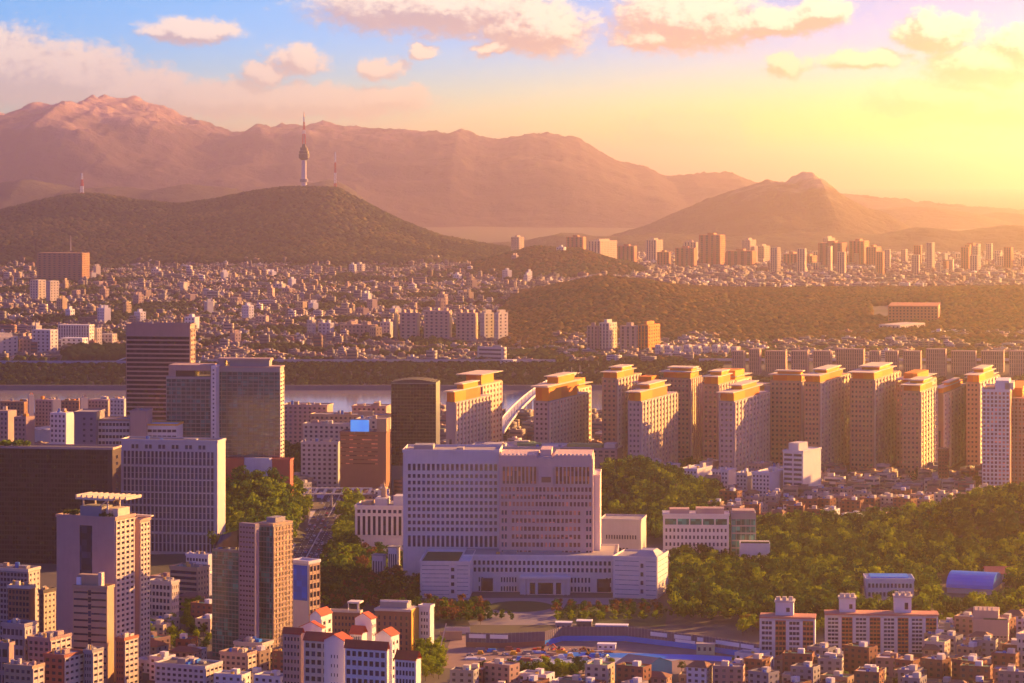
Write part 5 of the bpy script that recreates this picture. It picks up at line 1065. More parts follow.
def excavator(px, y, rz, col, lab):
    x_, y_ = at(px, y); r_ = empty('excavator', (x_, y_, .1), rz, lab, 'excavator')
    mb = MB(); [mb.box(-2.2, 2.2, s * 1.3 - .35, s * 1.3 + .35, 0, .9) for s in (-1, 1)]; mb.build('track', WM('tyre', (0, 0, 0)), r_)
    mb = MB(); mb.box(-2.4, 1.4, -1.4, 1.4, 1.0, 2.1); mb.prism([(-2.4, -1.3), (-1.0, -1.3), (-1.0, 1.3), (-2.4, 1.3)], 2.1, 2.7, None, .8); mb.build('body', col, r_)
    mb = MB(); mb.prism([(.1, -1.35), (1.5, -1.35), (1.5, -.2), (.1, -.2)], 2.12, 3.6, None, .85); mb.build('cab', GLB, r_)
    mb = MB(); mb.bar((1.2, .4, 1.8), (4.2, .4, 5.2), .55, t2=.45); mb.bar((4.2, .4, 5.2), (6.6, .4, 2.4), .4, t2=.3); mb.build('boom', col, r_)
    mb = MB(); mb.prism([(6.1, -.1), (7.3, -.1), (7.3, .9), (6.1, .9)], 1.2, 2.4, None, .6); mb.build('bucket', GREY, r_)
excavator(541, 652, R(15), WM('orange_machine', (.65, .18, .03), .05), 'orange excavator working beside the brown skirt of the hoarding')
excavator(560, 653, R(160), REDP, 'red excavator with raised boom in the middle of the site')
excavator(590, 655, R(200), YELLOW, 'yellow excavator at the right of the red one on the site')
for k, (px, y_) in enumerate([(548, 656), (553, 650), (569, 656), (575, 651), (583, 650), (602, 655), (606, 657), (493, 652), (505, 655), (470, 656), (735, 664), (742, 666), (600, 660)]):
    x_, yw = at(px, y_); place_car([0, 3, 0, 1, 3, 0, 5, 4, 0, 1, 0, 5, 0][k], x_, yw, R(20 + 37 * k), '%s car parked on the excavation site %s' % (CARC[[0, 3, 0, 1, 3, 0, 5, 4, 0, 1, 0, 5, 0][k]][0], ['by the orange excavator', 'between two excavators', 'below the red excavator', 'right of the red excavator', 'near the yellow excavator', 'right of the yellow excavator', 'lower right of the yellow excavator', 'near the left hoarding panel', 'below the second pale panel', 'at the left end of the hoarding', 'by the site office', 'right of the site office', 'on the pale tarpaulin'][k]), 'cars parked on the site')
# stacked material on the site
for k in range(46):
    px_, y_ = rr.uniform(470, 610), rr.uniform(650, 662); x_, yw = at(px_, y_); cm = [REDP, WHITEP, BLUESH, TAN, YELLOW, GREY, REDBR, CREAM][k % 8]
    mb = MB(); w_, d2, h_ = rr.uniform(1.2, 4.5), rr.uniform(1, 2), rr.uniform(.8, 2.2); mb.box(-w_, w_, -d2, d2, 0, h_ * .5); mb.box(-w_ * .8, w_ * .7, -d2 * .8, d2 * .8, h_ * .502, h_)
    mb.build('material_pallet', cm, None, (x_, yw, .15), label='low stack of %s building material on the excavation floor' % ['red', 'white', 'blue', 'tan', 'yellow', 'grey', 'brick-coloured', 'cream'][k % 8], category='pallet', group='material stacks on the site')
# beige walls and light mast left of the site
for (a, b2, y_, hh, lab, wl) in ((440, 462, 640, 5, 'low beige garden wall at the left end of the site', TAN), (446, 470, 634, 4, 'pale long wall left of the court garden', CONC)):
    (xa, ya), (xb, _) = at(a, y_), at(b2, y_); r_ = MB(); r_.box(xa, xb, ya, ya + .6, 0, hh); r_.box(xa - .1, xb + .1, ya - .1, ya + .7, hh + .005, hh + .25)
    o = r_.build('garden_wall', wl, label=lab, category='wall')
x_, y_ = at(438, 662); r_ = empty('crane_mast', (x_, y_, 0), R(20), 'thin pale crane mast leaning over the left end of the site', 'crane')
mb = MB(); mb.box(-2, 2, -1.2, 1.2, .3, 2.4); mb.build('carrier', CREAM, r_); mb = MB(); mb.bar((0, 0, 2.4), (5, 0, 22), .7, t2=.4); mb.build('boom', CREAM, r_)
mb = MB(); [mb.box(a - .5, a + .5, s * 1.2 - .2, s * 1.2 + .2, 0, .9) for a in (-1.4, 1.4) for s in (-1, 1)]; mb.build('wheel', WM('tyre', (0, 0, 0)), r_)
# teal warehouse and neighbours at the bottom edge
t_ = Wing(615, 645, 672, 668, 1585, 38, TEAL, label='teal-walled warehouse with a sloping tan roof at the bottom edge', cat='warehouse', name='warehouse')
t_.add('roof', lambda mb: (mb.quad((-t_.W / 2 - .5, -t_.D / 2 - .5, t_.H + .2), (t_.W / 2 + .5, -t_.D / 2 - .5, t_.H + .2), (t_.W / 2 + .5, 0, t_.H + 4), (-t_.W / 2 - .5, 0, t_.H + 4)), mb.quad((-t_.W / 2 - .5, t_.D / 2 + .5, t_.H + .2), (t_.W / 2 + .5, t_.D / 2 + .5, t_.H + .2), (t_.W / 2 + .5, 0, t_.H + 4), (-t_.W / 2 - .5, 0, t_.H + 4))), TAN)
t_.add('gable_wall', lambda mb: [mb.tri((s * t_.W / 2, -t_.D / 2, t_.H), (s * t_.W / 2, t_.D / 2, t_.H), (s * t_.W / 2, 0, t_.H + 3.8)) for s in (-1, 1)], TEAL)
t_.add('door', lambda mb: mb.box(-3, 3, -t_.D / 2 - .1, -t_.D / 2 - .02, 0, 5), GREY); t_.grid('f', 5, 1, 4, 7, 1, t_.W - 1, .5, .5, t=.15, glass=GL, piers=False, bands=False); t_.done()

# ============================================================ houses
HPAL = [('cream', (.50, .42, .34)), ('red brick', (.22, .08, .06)), ('grey', (.24, .23, .25)), ('white', (.66, .64, .64)), ('rose', (.34, .21, .19)), ('tan', (.33, .24, .17))]
RPAL = [('grey', LTROOF), ('dark', DKROOF), ('green', GREENROOF), ('grey', LTROOF), ('brown', WM('brown_tile', (.24, .11, .07), .2)), ('pale', CONC)]
class HouseP: pass
def house_parts(i, full):
    r = random.Random(100 + i); W_, D0, H_ = r.uniform(9, 17), r.uniform(9, 13), r.choice([6.5, 9.5, 9.5, 12.5, 15.5]); wn, wc = HPAL[i % 6]; rn, rm = RPAL[(i * 5 + i // 6) % 6]
    wm_ = WM('house_wall_' + wn, wc, .15); P_ = {}
    mb = MB(); mb.box(-W_ / 2, W_ / 2, -D0 / 2, D0 / 2, -3, H_); P_['wall'] = (mb, wm_)
    mb = MB()
    if rn == 'brown':
        o = .5; a, b2, h = W_ / 2 + o, D0 / 2 + o, 2.4; k0 = [(-a, -b2, H_), (a, -b2, H_), (a, b2, H_), (-a, b2, H_)]; rg = [(-a * .45, 0, H_ + h), (a * .45, 0, H_ + h)]
        mb.quad(k0[0], k0[1], rg[1], rg[0]); mb.quad(k0[2], k0[3], rg[0], rg[1]); mb.tri(k0[1], k0[2], rg[1]); mb.tri(k0[3], k0[0], rg[0]); mb.box(-a, a, -b2, b2, H_ - .3, H_ - .01); flat = False
    else:
        mb.box(-W_ / 2 + .3, W_ / 2 - .3, -D0 / 2 + .3, D0 / 2 - .3, H_ + .01, H_ + .2); flat = True
    P_['roof'] = (mb, rm)
    if flat:
        mb = MB(); a, b2 = W_ / 2 + .05, D0 / 2 + .05
        mb.box(-a, a, -b2, -b2 + .3, H_ - .2, H_ + 1); mb.box(-a, a, b2 - .3, b2, H_ - .2, H_ + 1); mb.box(-a, -a + .3, -b2 + .3, b2 - .3, H_ - .2, H_ + 1); mb.box(a - .3, a, -b2 + .3, b2 - .3, H_ - .2, H_ + 1); P_['parapet'] = (mb, wm_)
        mb = MB(); c_ = r.uniform(-W_ * .25, W_ * .25); mb.box(c_ - 1.8, c_ + 1.8, -1, 2.8, H_ + .2, H_ + 2.9); P_['roof_hut'] = (mb, r.choice([wm_, CREAM, WHITE]))
        if r.random() < .85: mb = MB(); c_ = r.uniform(-W_ * .35, W_ * .35); mb.cyl(c_, -D0 * .3, H_ + .2, H_ + 1.9, .95, n=10); P_['water_tank'] = (mb, r.choice([TANKB, TANKY, TANKB]))
    nf = int(H_ / 3.1); wins = []
    nx = max(2, int(W_ / 3.6)); ny = max(2, int(D0 / 4))
    for f in range(nf):
        z0 = .9 + f * 3.1
        for k in range(nx): c_ = -W_ / 2 + (k + .5) * W_ / nx; wins.append((c_ - .85, c_ + .85, -D0 / 2 - .07, -D0 / 2 - .01, z0, z0 + 1.5))
        for k in range(ny): c_ = -D0 / 2 + (k + .5) * D0 / ny; wins.append((W_ / 2 + .01, W_ / 2 + .07, c_ - .7, c_ + .7, z0, z0 + 1.4))
    lab = '%s %s house with %s %s roof' % ({6.5: 'two-storey', 9.5: 'three-storey', 12.5: 'four-storey', 15.5: 'five-storey'}[H_], wn, rn, 'flat' if flat else 'hipped')
    h = HouseP(); h.lab = lab; h.w = W_; h.d = D0; h.H = H_
    if full:
        h.parts = [(n, m_[0].mesh(n, [m_[1]])) for n, m_ in P_.items()]
        for q in wins:
            cx_, cy_, cz_ = (q[0] + q[1]) / 2, (q[2] + q[3]) / 2, (q[4] + q[5]) / 2; mb = MB(); mb.box(q[0] - cx_, q[1] - cx_, q[2] - cy_, q[3] - cy_, q[4] - cz_, q[5] - cz_); h.parts.append(('window', mb.mesh('window', [GL]), (cx_, cy_, cz_)))
    mb = MB()
    for n, (m_, mt) in P_.items():
        k = len(mb.v); mb.v += m_.v; mb.f += [tuple(k + j for j in q) for q in m_.f]; mb.mi += [mb.mat(mt)] * len(m_.f)
    for q in wins: mb.box(*q, GL)
    h.one = mb.mesh('house'); return h
HP = [house_parts(i, True) for i in range(24)]
FOOT = []     # footprints of everything placed so far, as circles
def footprints():
    out = []
    for o in COL.objects:
        if o.type == 'MESH' and o.parent and o.name.split('.')[0] in ('wall', 'centre_block', 'side_step', 'podium', 'porch', 'side_wing', 'glass_wing', 'low_annex', 'spine', 'left_wing', 'link_block', 'stair_block', 'low_block', 'rear_wing', 'brown_fin') and len(o.data.vertices) >= 8:
            v = [o.data.vertices[i].co for i in range(8)]; w_, d_ = abs(v[1].x - v[0].x) / 2, abs(v[2].y - v[1].y) / 2
            rz = o.parent.rotation_euler[2]; c_, s_ = math.cos(rz), math.sin(rz); p_ = o.location
            out.append((o.parent.location.x + p_.x * c_ - p_.y * s_, o.parent.location.y + p_.x * s_ + p_.y * c_, w_, d_, rz))
    return np.array(out)
FT = footprints()
def clear(x_, y_, r):
    c_, s_ = np.cos(FT[:, 4]), np.sin(FT[:, 4]); dx, dy = x_ - FT[:, 0], y_ - FT[:, 1]; lx, ly = dx * c_ + dy * s_, -dx * s_ + dy * c_
    return not np.any((np.abs(lx) < FT[:, 2] + r) & (np.abs(ly) < FT[:, 3] + r))
HS = []
def house_zone(px0, px1, d0, d1, step, zone, jit=.25, seed=1, cond=None, th=(10, 40), pick=None):
    r = random.Random(seed); d_ = d0
    while d_ < d1:
        x_ = (px0 - CX) / F * d_; xe = (px1 - CX) / F * d_
        while x_ < xe:
            X_, Y_ = x_ + r.uniform(-jit, jit) * step, d_ + r.uniform(-jit, jit) * step; k = r.randrange(24) if pick is None else r.choice(pick)
            if clear(X_, Y_, 8) and (cond is None or cond(X_, Y_)): HS.append((Y_, X_, k, -R(r.uniform(*th)), zone))
            x_ += step
        d_ += step * 1.05
px_of = lambda x_, y_: CX + x_ / y_ * F
house_zone(592, 1050, 1515, 1640, 19, 'below the white slab flats', seed=3, cond=lambda x_, y_: not (600 < px_of(x_, y_) < 680 and y_ > 1560) and not (px_of(x_, y_) < 740 and y_ > 1605) )
house_zone(940, 1050, 1640, 1760, 20, 'beside the rose terraced building', seed=4)
house_zone(118, 300, 1560, 1700, 20, 'in the lower left street quarter', seed=5)
house_zone(130, 225, 1760, 1960, 22, 'behind the mauve corner tower', seed=6)
house_zone(470, 600, 1500, 1575, 19, 'along the bottom edge below the tree row', seed=7)
house_zone(-10, 60, 1400, 1560, 19, 'in the lower left corner', seed=8)
house_zone(716, 1050, 2290, 2660, 15.5, 'under the capped apartment towers', seed=9, cond=lambda x_, y_: (gz(x_, y_) < 5) and y_ > 2290 + max(0, (px_of(x_, y_) - 950)) * 1.2 and vnoise(x_ / 40, y_ / 40) < .28)
house_zone(283, 400, 2450, 2560, 17, 'behind the footbridge', seed=10, cond=lambda x_, y_: not -176 < x_ < -126)
house_zone(-20, 130, 2330, 2900, 19, 'beyond the dark slab', seed=11)
house_zone(400, 1060, 2850, 3340, 24, 'behind the capped towers', seed=12)
HS.sort()
def vis(h): return 176 + F * (CAMH - 8) / h[0] < 690
near = [h for h in HS if vis(h)]
for i, (d_, x_, k, rz, zone) in enumerate(near[:300]):
    h = HP[k]; r_ = empty('house', (x_, d_, gz(x_, d_)), rz, h.lab + ' ' + zone, 'house', 'houses ' + zone)
    if d_ < 1700:
        for p_ in h.parts: put(p_[0], p_[1], r_, p_[2] if len(p_) > 2 else None)
    else:
        COL.objects.unlink(r_); bpy.data.objects.remove(r_); put('house', h.one, None, (x_, d_, gz(x_, d_)), rz, label=h.lab + ' ' + zone, category='house', group='houses ' + zone)

# town of small buildings as one mass: boxes with roof huts and dark window bands, painted one by one
def paint_mat(name, rough=.8):
    m, t = newmat(name); b = t.n('ShaderNodeBsdfPrincipled'); t.l(b.outputs[0], t.n('ShaderNodeOutputMaterial').inputs[0]); b.inputs['Roughness'].default_value = rough
    a = t.n('ShaderNodeAttribute'); a.attribute_name = 'paint'; t.l(a.outputs['Color'], b.inputs['Base Color']); return m
PAINT = paint_mat('painted_town')
TOWNV, TOWNF, TOWNC = [], [], []; TN = [0]
WALLC = np.array([(.48, .38, .30), (.26, .11, .08), (.22, .20, .21), (.60, .54, .50), (.34, .21, .18), (.30, .21, .15), (.42, .29, .20), (.18, .14, .14)])
ROOFC = np.array([(.16, .14, .14), (.08, .07, .07), (.08, .13, .07), (.26, .10, .06), (.14, .08, .06), (.26, .22, .21), (.18, .14, .13), (.08, .10, .18)])
def town_boxes(x, y, w_, d_, h, rz, seed):
    n = len(x); r = np.random.RandomState(seed); z = terr(x, y) - 3; h = h + 3
    wc = WALLC[r.randint(0, 8, n)] * r.uniform(.45, 1.1, (n, 1)); rc = ROOFC[r.randint(0, 8, n)] * r.uniform(.8, 1.2, (n, 1))
    c_, s_ = np.cos(rz), np.sin(rz)
    def addbox(cx, cy, hw, hd, z0, z1, side, top):
        P = []
        for (sx, sy) in ((-1, -1), (1, -1), (1, 1), (-1, 1)):
            lx, ly = cx + sx * hw, cy + sy * hd; P.append((x + lx * c_ - ly * s_, y + lx * s_ + ly * c_))
        Vb = np.stack([np.stack([P[k][0], P[k][1], zz], -1) for zz in (z0, z1) for k in range(4)], 1)
        base = TN[0] + np.arange(n)[:, None, None] * 8; Fb = np.array([(0, 1, 5, 4), (1, 2, 6, 5), (2, 3, 7, 6), (3, 0, 4, 7), (4, 5, 6, 7)])[None] + base
        Cb = np.stack([side] * 4 + [top], 1)
        TOWNV.append(Vb.reshape(-1, 3)); TOWNF.append(Fb.reshape(-1, 4)); TOWNC.append(Cb.reshape(-1, 3)); TN[0] += n * 8
    addbox(0, 0, w_ / 2, d_ / 2, z, z + h, wc, rc)
    hx = r.uniform(-.25, .25, n) * w_; addbox(hx, 0 * hx, w_ * .16, d_ * .2, z + h, z + h + r.uniform(.5, 3.2, n), wc * 1.1, rc)
    dk = np.tile(np.array([[.05, .05, .07]]), (n, 1))
    for f in range(3):
        zz = z + 3 + (h - 3) * (.18 + .28 * f); addbox(0 * hx, 0 * hx, w_ / 2 * .86, d_ / 2 + .12, zz, zz + (h - 3) * .13, dk, dk)
        addbox(0 * hx, 0 * hx, w_ / 2 + .12, d_ / 2 * .7, zz, zz + (h - 3) * .12, dk, dk)
rest = near[300:]
rs = np.random.RandomState(77)
if rest:
    a = np.array([(h[1], h[0], HP[h[2]].w, HP[h[2]].d, HP[h[2]].H, h[3]) for h in rest]); town_boxes(a[:, 0], a[:, 1], a[:, 2], a[:, 3], a[:, 4], a[:, 5], 5)
gu, gv = np.meshgrid(np.arange(-230, 230), np.arange(-230, 230), indexing='ij'); keep = (gv % 5 != 0) & (gu % 9 != 0)
gu, gv = gu[keep] * 14.5, gv[keep] * 14.5; n = len(gu); bend = .25 * np.sin(gu / 900) ; x = -550 + gu * math.cos(.35) - gv * math.sin(.35) + 60 * np.sin(gv / 330) + rs.uniform(-4, 4, n); d_ = 5800 + gu * math.sin(.35) + gv * math.cos(.35) + 50 * np.sin(gu / 270) + rs.uniform(-4, 4, n)
px = CX + x / d_ * F; inb = (d_ > 4010) & (d_ < 7600) & (px > -80) & (px < 620) & (rs.rand(n) < .8); x, d_, px = x[inb], d_[inb], px[inb]
bN = bump(x, d_, NAM, 8500, 1500, 1300, base_h(x, d_)); bY = bump(x, d_, YON, 5400, 1050, 900, base_h(x, d_)); bG = bump(x, d_, GAR, 6900, 600, 700, base_h(x, d_))
gn = vnoise(x / 170, d_ / 170) + .5 * vnoise(x / 60, d_ / 60)
ok = (bN < 14) & (bY < 7) & (bG < 12) & (gn < .22) & (vnoise(x / 45, d_ / 45) < .24) & ~((px > 500) & (d_ < 4700) & (gn > -.05))
park = lambda x_, y_: 0
x, d_ = x[ok], d_[ok]; m_ = len(x)
town_boxes(x, d_, rs.uniform(6, 15, m_) + (rs.rand(m_) < .06) * rs.uniform(8, 30, m_), rs.uniform(6, 12, m_), rs.uniform(2.5, 7, m_) + (rs.rand(m_) < .05) * rs.uniform(4, 14, m_), .35 - np.radians(np.where(vnoise(x / 350, d_ / 350) > 0, 50, 30) + rs.uniform(-6, 6, m_)), 6)
n = 7000
d_ = np.sqrt(rs.uniform(5900 ** 2, 9300 ** 2, n)); px = rs.uniform(540, 1130, n); x = (px - CX) / F * d_
bY = bump(x, d_, YON, 5400, 1050, 900, base_h(x, d_)); bG = bump(x, d_, GAR, 6900, 600, 700, base_h(x, d_)); ok = (bY < 5) & (bG < 10); x, d_ = x[ok], d_[ok]; m_ = len(x)
town_boxes(x, d_, rs.uniform(8, 22, m_), rs.uniform(10, 18, m_), rs.uniform(5, 14, m_), -np.radians(rs.choice([12, 25, 38, 50], m_) + rs.uniform(-8, 8, m_)), 7)
n = 1500
d_ = np.sqrt(rs.uniform(4010 ** 2, 4700 ** 2, n)); px = rs.uniform(560, 1100, n); x = (px - CX) / F * d_; ok = (bump(x, d_, YON, 5400, 1050, 900, base_h(x, d_)) < 2) & (vnoise(x / 90, d_ / 90) < .1); x, d_ = x[ok], d_[ok]; m_ = len(x)
town_boxes(x, d_, rs.uniform(8, 20, m_), rs.uniform(8, 15, m_), rs.uniform(5, 11, m_), -np.radians(rs.uniform(10, 45, m_)), 8)
np_mesh('hillside_town', np.concatenate(TOWNV), np.concatenate(TOWNF), PAINT, col=np.clip(np.concatenate(TOWNC), 0, .85), kind='stuff')
# ============================================================ trees
LM = [('dark green', leaf_mat('dark_green_leaves', (.008, .040, .014), (.035, .095, .016))), ('olive', leaf_mat('olive_leaves', (.030, .075, .012), (.13, .20, .015))), ('yellow-green', leaf_mat('yellow_green_leaves', (.10, .19, .010), (.34, .40, .012))),
      ('golden', leaf_mat('golden_leaves', (.16, .12, .02), (.30, .20, .03))), ('rust', leaf_mat('rust_leaves', (.12, .06, .03), (.22, .10, .04)))]
BARK = WM('bark', (.10, .07, .05), .3)
def crown(seed, nclump, per, leaf, h=1.0, tall=1.0):
    """unit crown: clumps of leaf quads about a rounded, uneven volume; height ~1, standing on z=.3"""
    r = np.random.RandomState(seed); V, Fq = [], []; k = 0
    for c in range(nclump):
        a = r.uniform(0, 2 * math.pi); zz = r.uniform(0, 1); rad = math.sin(math.pi * (.15 + .8 * zz)) ** .8 * r.uniform(.1, 1) * .36 / tall
        cc = np.array((math.cos(a) * rad, math.sin(a) * rad, .34 + zz * .54)); cr = r.uniform(.12, .2)
        for i in range(per):
            v = r.normal(size=3); v /= np.linalg.norm(v); p = cc + v * cr * r.uniform(.55, 1.05) * (1, 1, .75)
            nrm = v + r.normal(size=3) * .32 + (0, 0, .25); nrm /= np.linalg.norm(nrm); u_ = np.cross(nrm, r.normal(size=3)); u_ /= np.linalg.norm(u_); w_ = np.cross(nrm, u_); s_ = leaf * r.uniform(.6, 1.3)
            V += [p + u_ * s_, p + w_ * s_ * .8, p - u_ * s_, p - w_ * s_ * .8]; Fq.append((k, k + 1, k + 2, k + 3)); k += 4
    return np.array(V), np.array(Fq)
def trunk_mesh(seed):
    r = random.Random(seed); mb = MB(); mb.cyl(0, 0, -.05, .42, .022, .014, 7)
    for k in range(4): a = k * 1.6 + r.random(); mb.bar((0, 0, .24 + .05 * k), (math.cos(a) * .2, math.sin(a) * .2, .5 + .06 * k), .018, t2=.006)
    return mb.mesh('trunk', [BARK])
CR = []
for s in range(4):
    V_, F_ = crown(s, 20, 26, .045, tall=[1, 1.35, .9, 1.1][s]); row = []
    for nm, lm in LM:
        me = bpy.data.meshes.new('crown'); me.from_pydata(V_.tolist(), [], F_.tolist()); me.materials.append(lm); row.append(me)
    CR.append((row, trunk_mesh(s)))
TEMPL = [crown(50 + s, 12, 11, .075, tall=[1, 1.3, .9, 1.1, 1, .85][s]) for s in range(6)]
TR = []   # (distance, x, height, shape, colour, place)
def tree_zone(px0, px1, d0, d1, spacing, hr, cols, place, seed, cond=None):
    r = random.Random(seed); d_ = d0
    while d_ < d1:
        x_ = (px0 - CX) / F * d_; xe = (px1 - CX) / F * d_
        while x_ < xe:
            X_, Y_ = x_ + r.uniform(-.45, .45) * spacing, d_ + r.uniform(-.45, .45) * spacing
            if clear(X_, Y_, 2.5) and not (-165 < X_ < -137 and 1785 < Y_ < 2580) and (cond is None or cond(X_, Y_)):
                q = vnoise(X_ / 45 + seed, Y_ / 45) + r.uniform(-.35, .35); c = cols[min(len(cols) - 1, max(0, int((q + .6) / 1.2 * len(cols))))]
                TR.append((Y_, X_, r.uniform(*hr), r.randrange(4), c, place))
            x_ += spacing
        d_ += spacing * .9
def wood(x_, y_):
    p_ = px_of(x_, y_)
    if p_ < 720: return y_ < 2470 and not (y_ < 1850 and p_ < 670)
    if p_ < 950: return y_ < 2290
    return y_ < 2290 + (p_ - 950) * 1.4
tree_zone(596, 1120, 1800, 2480, 9.0, (10, 17), [0, 1, 0, 1, 2, 0, 1, 2], 'in the wood right of the courthouse', 31, cond=lambda x_, y_: wood(x_, y_) and (px_of(x_, y_) > 672 or y_ > 2190) and not (938 < px_of(x_, y_) < 1010 and 1845 < y_ < 1990) and not (860 < px_of(x_, y_) < 920 and 1850 < y_ < 1930))
tree_zone(222, 300, 2110, 2345, 9.5, (14, 22), [0, 1, 1, 2, 1], 'in the tall grove between the white slab and the boulevard', 32, cond=lambda x_, y_: x_ < -171 and not (y_ > 2296))
tree_zone(316, 356, 2290, 2390, 8, (18, 24), [2, 2, 2], 'in the bright clump beside the far end of the boulevard', 33, cond=lambda x_, y_: x_ > -134)
tree_zone(270, 310, 1880, 2400, 8, (12, 17), [2, 1, 1], 'lining the left pavement of the boulevard', 34, cond=lambda x_, y_: -184 < x_ < -168)
tree_zone(300, 362, 1880, 2290, 8, (11, 16), [2, 1, 0], 'lining the right pavement of the boulevard', 35, cond=lambda x_, y_: -134 < x_ < -112)
tree_zone(316, 424, 1850, 2120, 8, (8, 12), [0, 1, 0, 4, 1, 0, 2], 'in the court garden left of the wing', 36)
tree_zone(385, 404, 2180, 2300, 8, (16, 22), [0, 1], 'beside the left edge of the courthouse slab', 37)
tree_zone(428, 486, 1800, 1860, 7, (7, 11), [4, 0, 4, 1], 'in the rusty clump before the left court wing', 38)
tree_zone(470, 612, 1812, 1835, 7, (4, 6), [0, 1], 'in the low hedge row before the court drive', 39, cond=lambda x_, y_: px_of(x_, y_) < 515 or px_of(x_, y_) > 560)
tree_zone(560, 668, 1830, 1862, 8, (6, 9), [0, 4, 0], 'in the shaded bed before the right court wing', 40)
for k in range(8): x_, y_ = at(557 + k * 14.2, 623); TR.append((y_, x_, 8.5, 2, 2, 'in the clipped row before the right court wing'))
tree_zone(488, 588, 1592, 1622, 7, (8, 11), [1, 0, 2, 0], 'in the row below the pale tarpaulin', 41)
tree_zone(424, 438, 1600, 1700, 7, (8, 12), [2, 1], 'beside the yellow end wall', 42)
tree_zone(283, 312, 2600, 2700, 9, (26, 34), [0, 0, 1], 'in the dark tall group beside the green glass tower', 43)
tree_zone(190, 212, 1800, 1850, 9, (9, 12), [2, 2], 'on the lit street left of the slanted tower', 44)
tree_zone(130, 215, 1700, 1790, 12, (6, 10), [0, 2, 1], 'along the cross street behind the mauve tower', 45)
tree_zone(800, 1040, 2520, 2640, 11, (8, 13), [0, 1, 0], 'at the foot of the capped apartment row', 46, cond=lambda x_, y_: vnoise(x_ / 30, y_ / 30) > -.1)
tree_zone(640, 760, 2640, 2760, 12, (9, 13), [1, 2], 'among the capped apartment towers', 47)
tree_zone(600, 1040, 1540, 1640, 26, (5, 8), [0, 2, 1], 'among the houses at the bottom right', 48)
tree_zone(748, 1040, 1755, 1800, 8, (8, 12), [1, 0, 2, 3], 'right behind the long slab flats', 49)
TR.sort()
names_ = {0: 'dark green', 1: 'olive', 2: 'yellow-green', 3: 'golden', 4: 'rust-coloured'}
TRn = [t_ for t_ in TR if 176 + F * (CAMH - t_[2]) / t_[0] < 683]
for (d_, x_, h, s, c, place) in TRn[:300]:
    row, tm = CR[s]; r_ = empty('broadleaf_tree', (x_, d_, gz(x_, d_)), random.random() * 6, '%s %s tree %s' % ('tall' if h > 12 else 'small' if h < 8 else 'rounded' if s != 1 else 'slender', names_[c], place), 'tree', '%s trees %s' % (names_[c], place))
    r_.scale = (h, h, h); put('crown', row[c], r_); put('trunk', tm, r_)
def mass(name, arr, templ, mats, trunks=False, seed=1):
    r = np.random.RandomState(seed)
    for c, mt in enumerate(mats):
        a = arr[arr[:, 3] == c]
        if not len(a): continue
        Vs, Fs, k = [], [], 0
        ti = r.randint(0, len(templ), len(a))
        for q, (V_, F_) in enumerate(templ):
            b_ = a[ti == q]
            if not len(b_): continue
            th = r.uniform(0, 6.3, len(b_)); cc, ss = np.cos(th)[:, None], np.sin(th)[:, None]; H_ = b_[:, 2][:, None]
            x = b_[:, 0][:, None] + (V_[:, 0] * cc - V_[:, 1] * ss) * H_; y = b_[:, 1][:, None] + (V_[:, 0] * ss + V_[:, 1] * cc) * H_
            z = b_[:, 4][:, None] + V_[:, 2] * H_
            Vs.append(np.stack([x, y, z], -1).reshape(-1, 3)); Fs.append((F_[None] + (np.arange(len(b_)) * len(V_))[:, None, None]).reshape(-1, F_.shape[1]) + k); k += len(b_) * len(V_)
        np_mesh(name, np.concatenate(Vs), np.concatenate(Fs), mt, kind='stuff')
a = np.array([(x_, d_, h, c, gz(x_, d_)) for (d_, x_, h, s, c, p_) in TRn[300:]])
mass('woodland', a, TEMPL, [m_[1] for m_ in LM], seed=4)
V_, F_ = blobs([(-105 + (i * 37 % 60) * 1.0 - 2 * (i % 3), (i % 5) * 2.5, 0) for i in range(42)], 3.2, 9, 16)
px0_ = (30 - CX) / F * 2085; zt_ = CAMH - (449 - HOR) / F * 2073
V_ = V_ + np.array((105 - 60 + px0_ + 0, 2088, zt_ + 2.6)); V_ = V_
o = np_mesh('roof_garden', V_ , F_, LM[1][1]); o['label'] = 'strip of green roof planting on top of the dark brown glass slab'; o['category'] = 'roof garden'
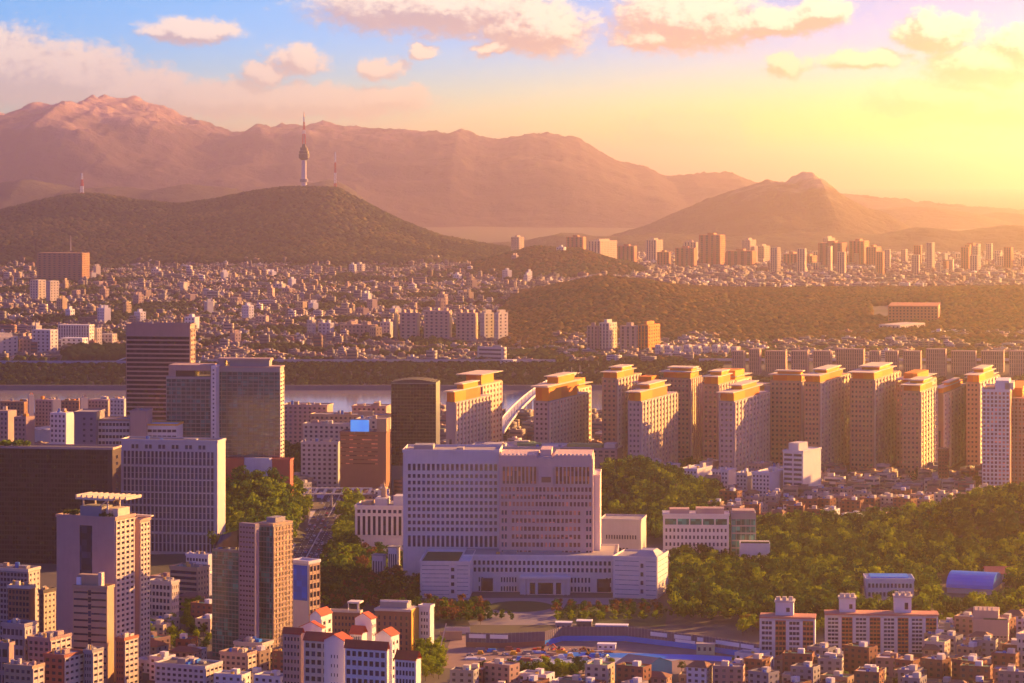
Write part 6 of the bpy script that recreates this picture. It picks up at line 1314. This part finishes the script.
# far woods: rounded crowns over the hills
Vi, Fi = unit_ico(1)
FT_ = []
for s in range(5):
    r = np.random.RandomState(s); Vj = Vi * (1 + r.uniform(-.28, .28, (len(Vi), 1))); Vj = Vj * (.62, .62, .52) + (0, 0, .3); FT_.append((Vj, Fi))
def far_wood(name, px0, px1, d0, d1, n, cond, hr, seed, mats, low=0):
    r = np.random.RandomState(seed); d_ = np.sqrt(r.uniform(d0 ** 2, d1 ** 2, n)); px = r.uniform(px0, px1, n); x = (px - CX) / F * d_; ok = cond(x, d_, px); x, d_ = x[ok], d_[ok]
    c = np.clip(((vnoise(x / 160, d_ / 160) + r.uniform(-.4, .4, len(x)) + .7) / 1.4 * len(mats)).astype(int), 0, len(mats) - 1)
    mass(name, np.stack([x, d_, r.uniform(*hr, len(x)), c, terr(x, d_) - low], -1), FT_, mats, seed=seed)
FM = [leaf_mat('far_dark_wood', (.012, .030, .014), (.034, .056, .018)), leaf_mat('far_olive_wood', (.036, .056, .014), (.10, .12, .022)), leaf_mat('far_autumn_wood', (.10, .065, .02), (.25, .15, .03)), leaf_mat('far_light_wood', (.07, .065, .02), (.17, .14, .03))]
bn = lambda x, d_: bump(x, d_, NAM, 8500, 1500, 1300, base_h(x, d_)); by_ = lambda x, d_: bump(x, d_, YON, 5400, 1050, 900, base_h(x, d_)); bg_ = lambda x, d_: bump(x, d_, GAR, 6900, 600, 700, base_h(x, d_))
far_wood('hill_forest', -140, 640, 7050, 8750, 46000, lambda x, d_, px: bn(x, d_) > 9, (11, 20), 61, [FM[0], FM[0], FM[1], FM[3]])
far_wood('hill_forest', 470, 1180, 4380, 5900, 30000, lambda x, d_, px: (by_(x, d_) > .5) & ~((px > 870) & (px < 945) & (d_ < 5200) & (d_ > 4900)), (9, 15), 62, [FM[2], FM[3], FM[2]])
far_wood('hill_forest', 440, 760, 6350, 7200, 9000, lambda x, d_, px: bg_(x, d_) > 9, (9, 15), 63, [FM[1], FM[2]])
gnf = lambda x, d_: vnoise(x / 170, d_ / 170) + .5 * vnoise(x / 60, d_ / 60)
far_wood('town_trees', -100, 620, 4010, 7300, 26000, lambda x, d_, px: (bn(x, d_) < 12) & ((gnf(x, d_) > .20) | (vnoise(x / 45, d_ / 45) > .2)), (6, 12), 64, [FM[0], FM[1]])
far_wood('riverside_trees', -100, 1130, 3796, 3990, 9000, lambda x, d_, px: (vnoise(x / 40, d_ / 40) > -.6) & ((px < 722) | (d_ < 3860)), (3, 8), 65, [FM[0], FM[0], FM[1]])
far_wood('riverside_trees', 500, 1130, 4010, 4480, 14000, lambda x, d_, px: vnoise(x / 60, d_ / 60) > -.22, (6, 11), 66, [FM[1], FM[2]])
far_wood('riverside_trees', 68, 130, 4000, 4200, 700, lambda x, d_, px: d_ > 0, (10, 20), 67, [FM[0], FM[0]])
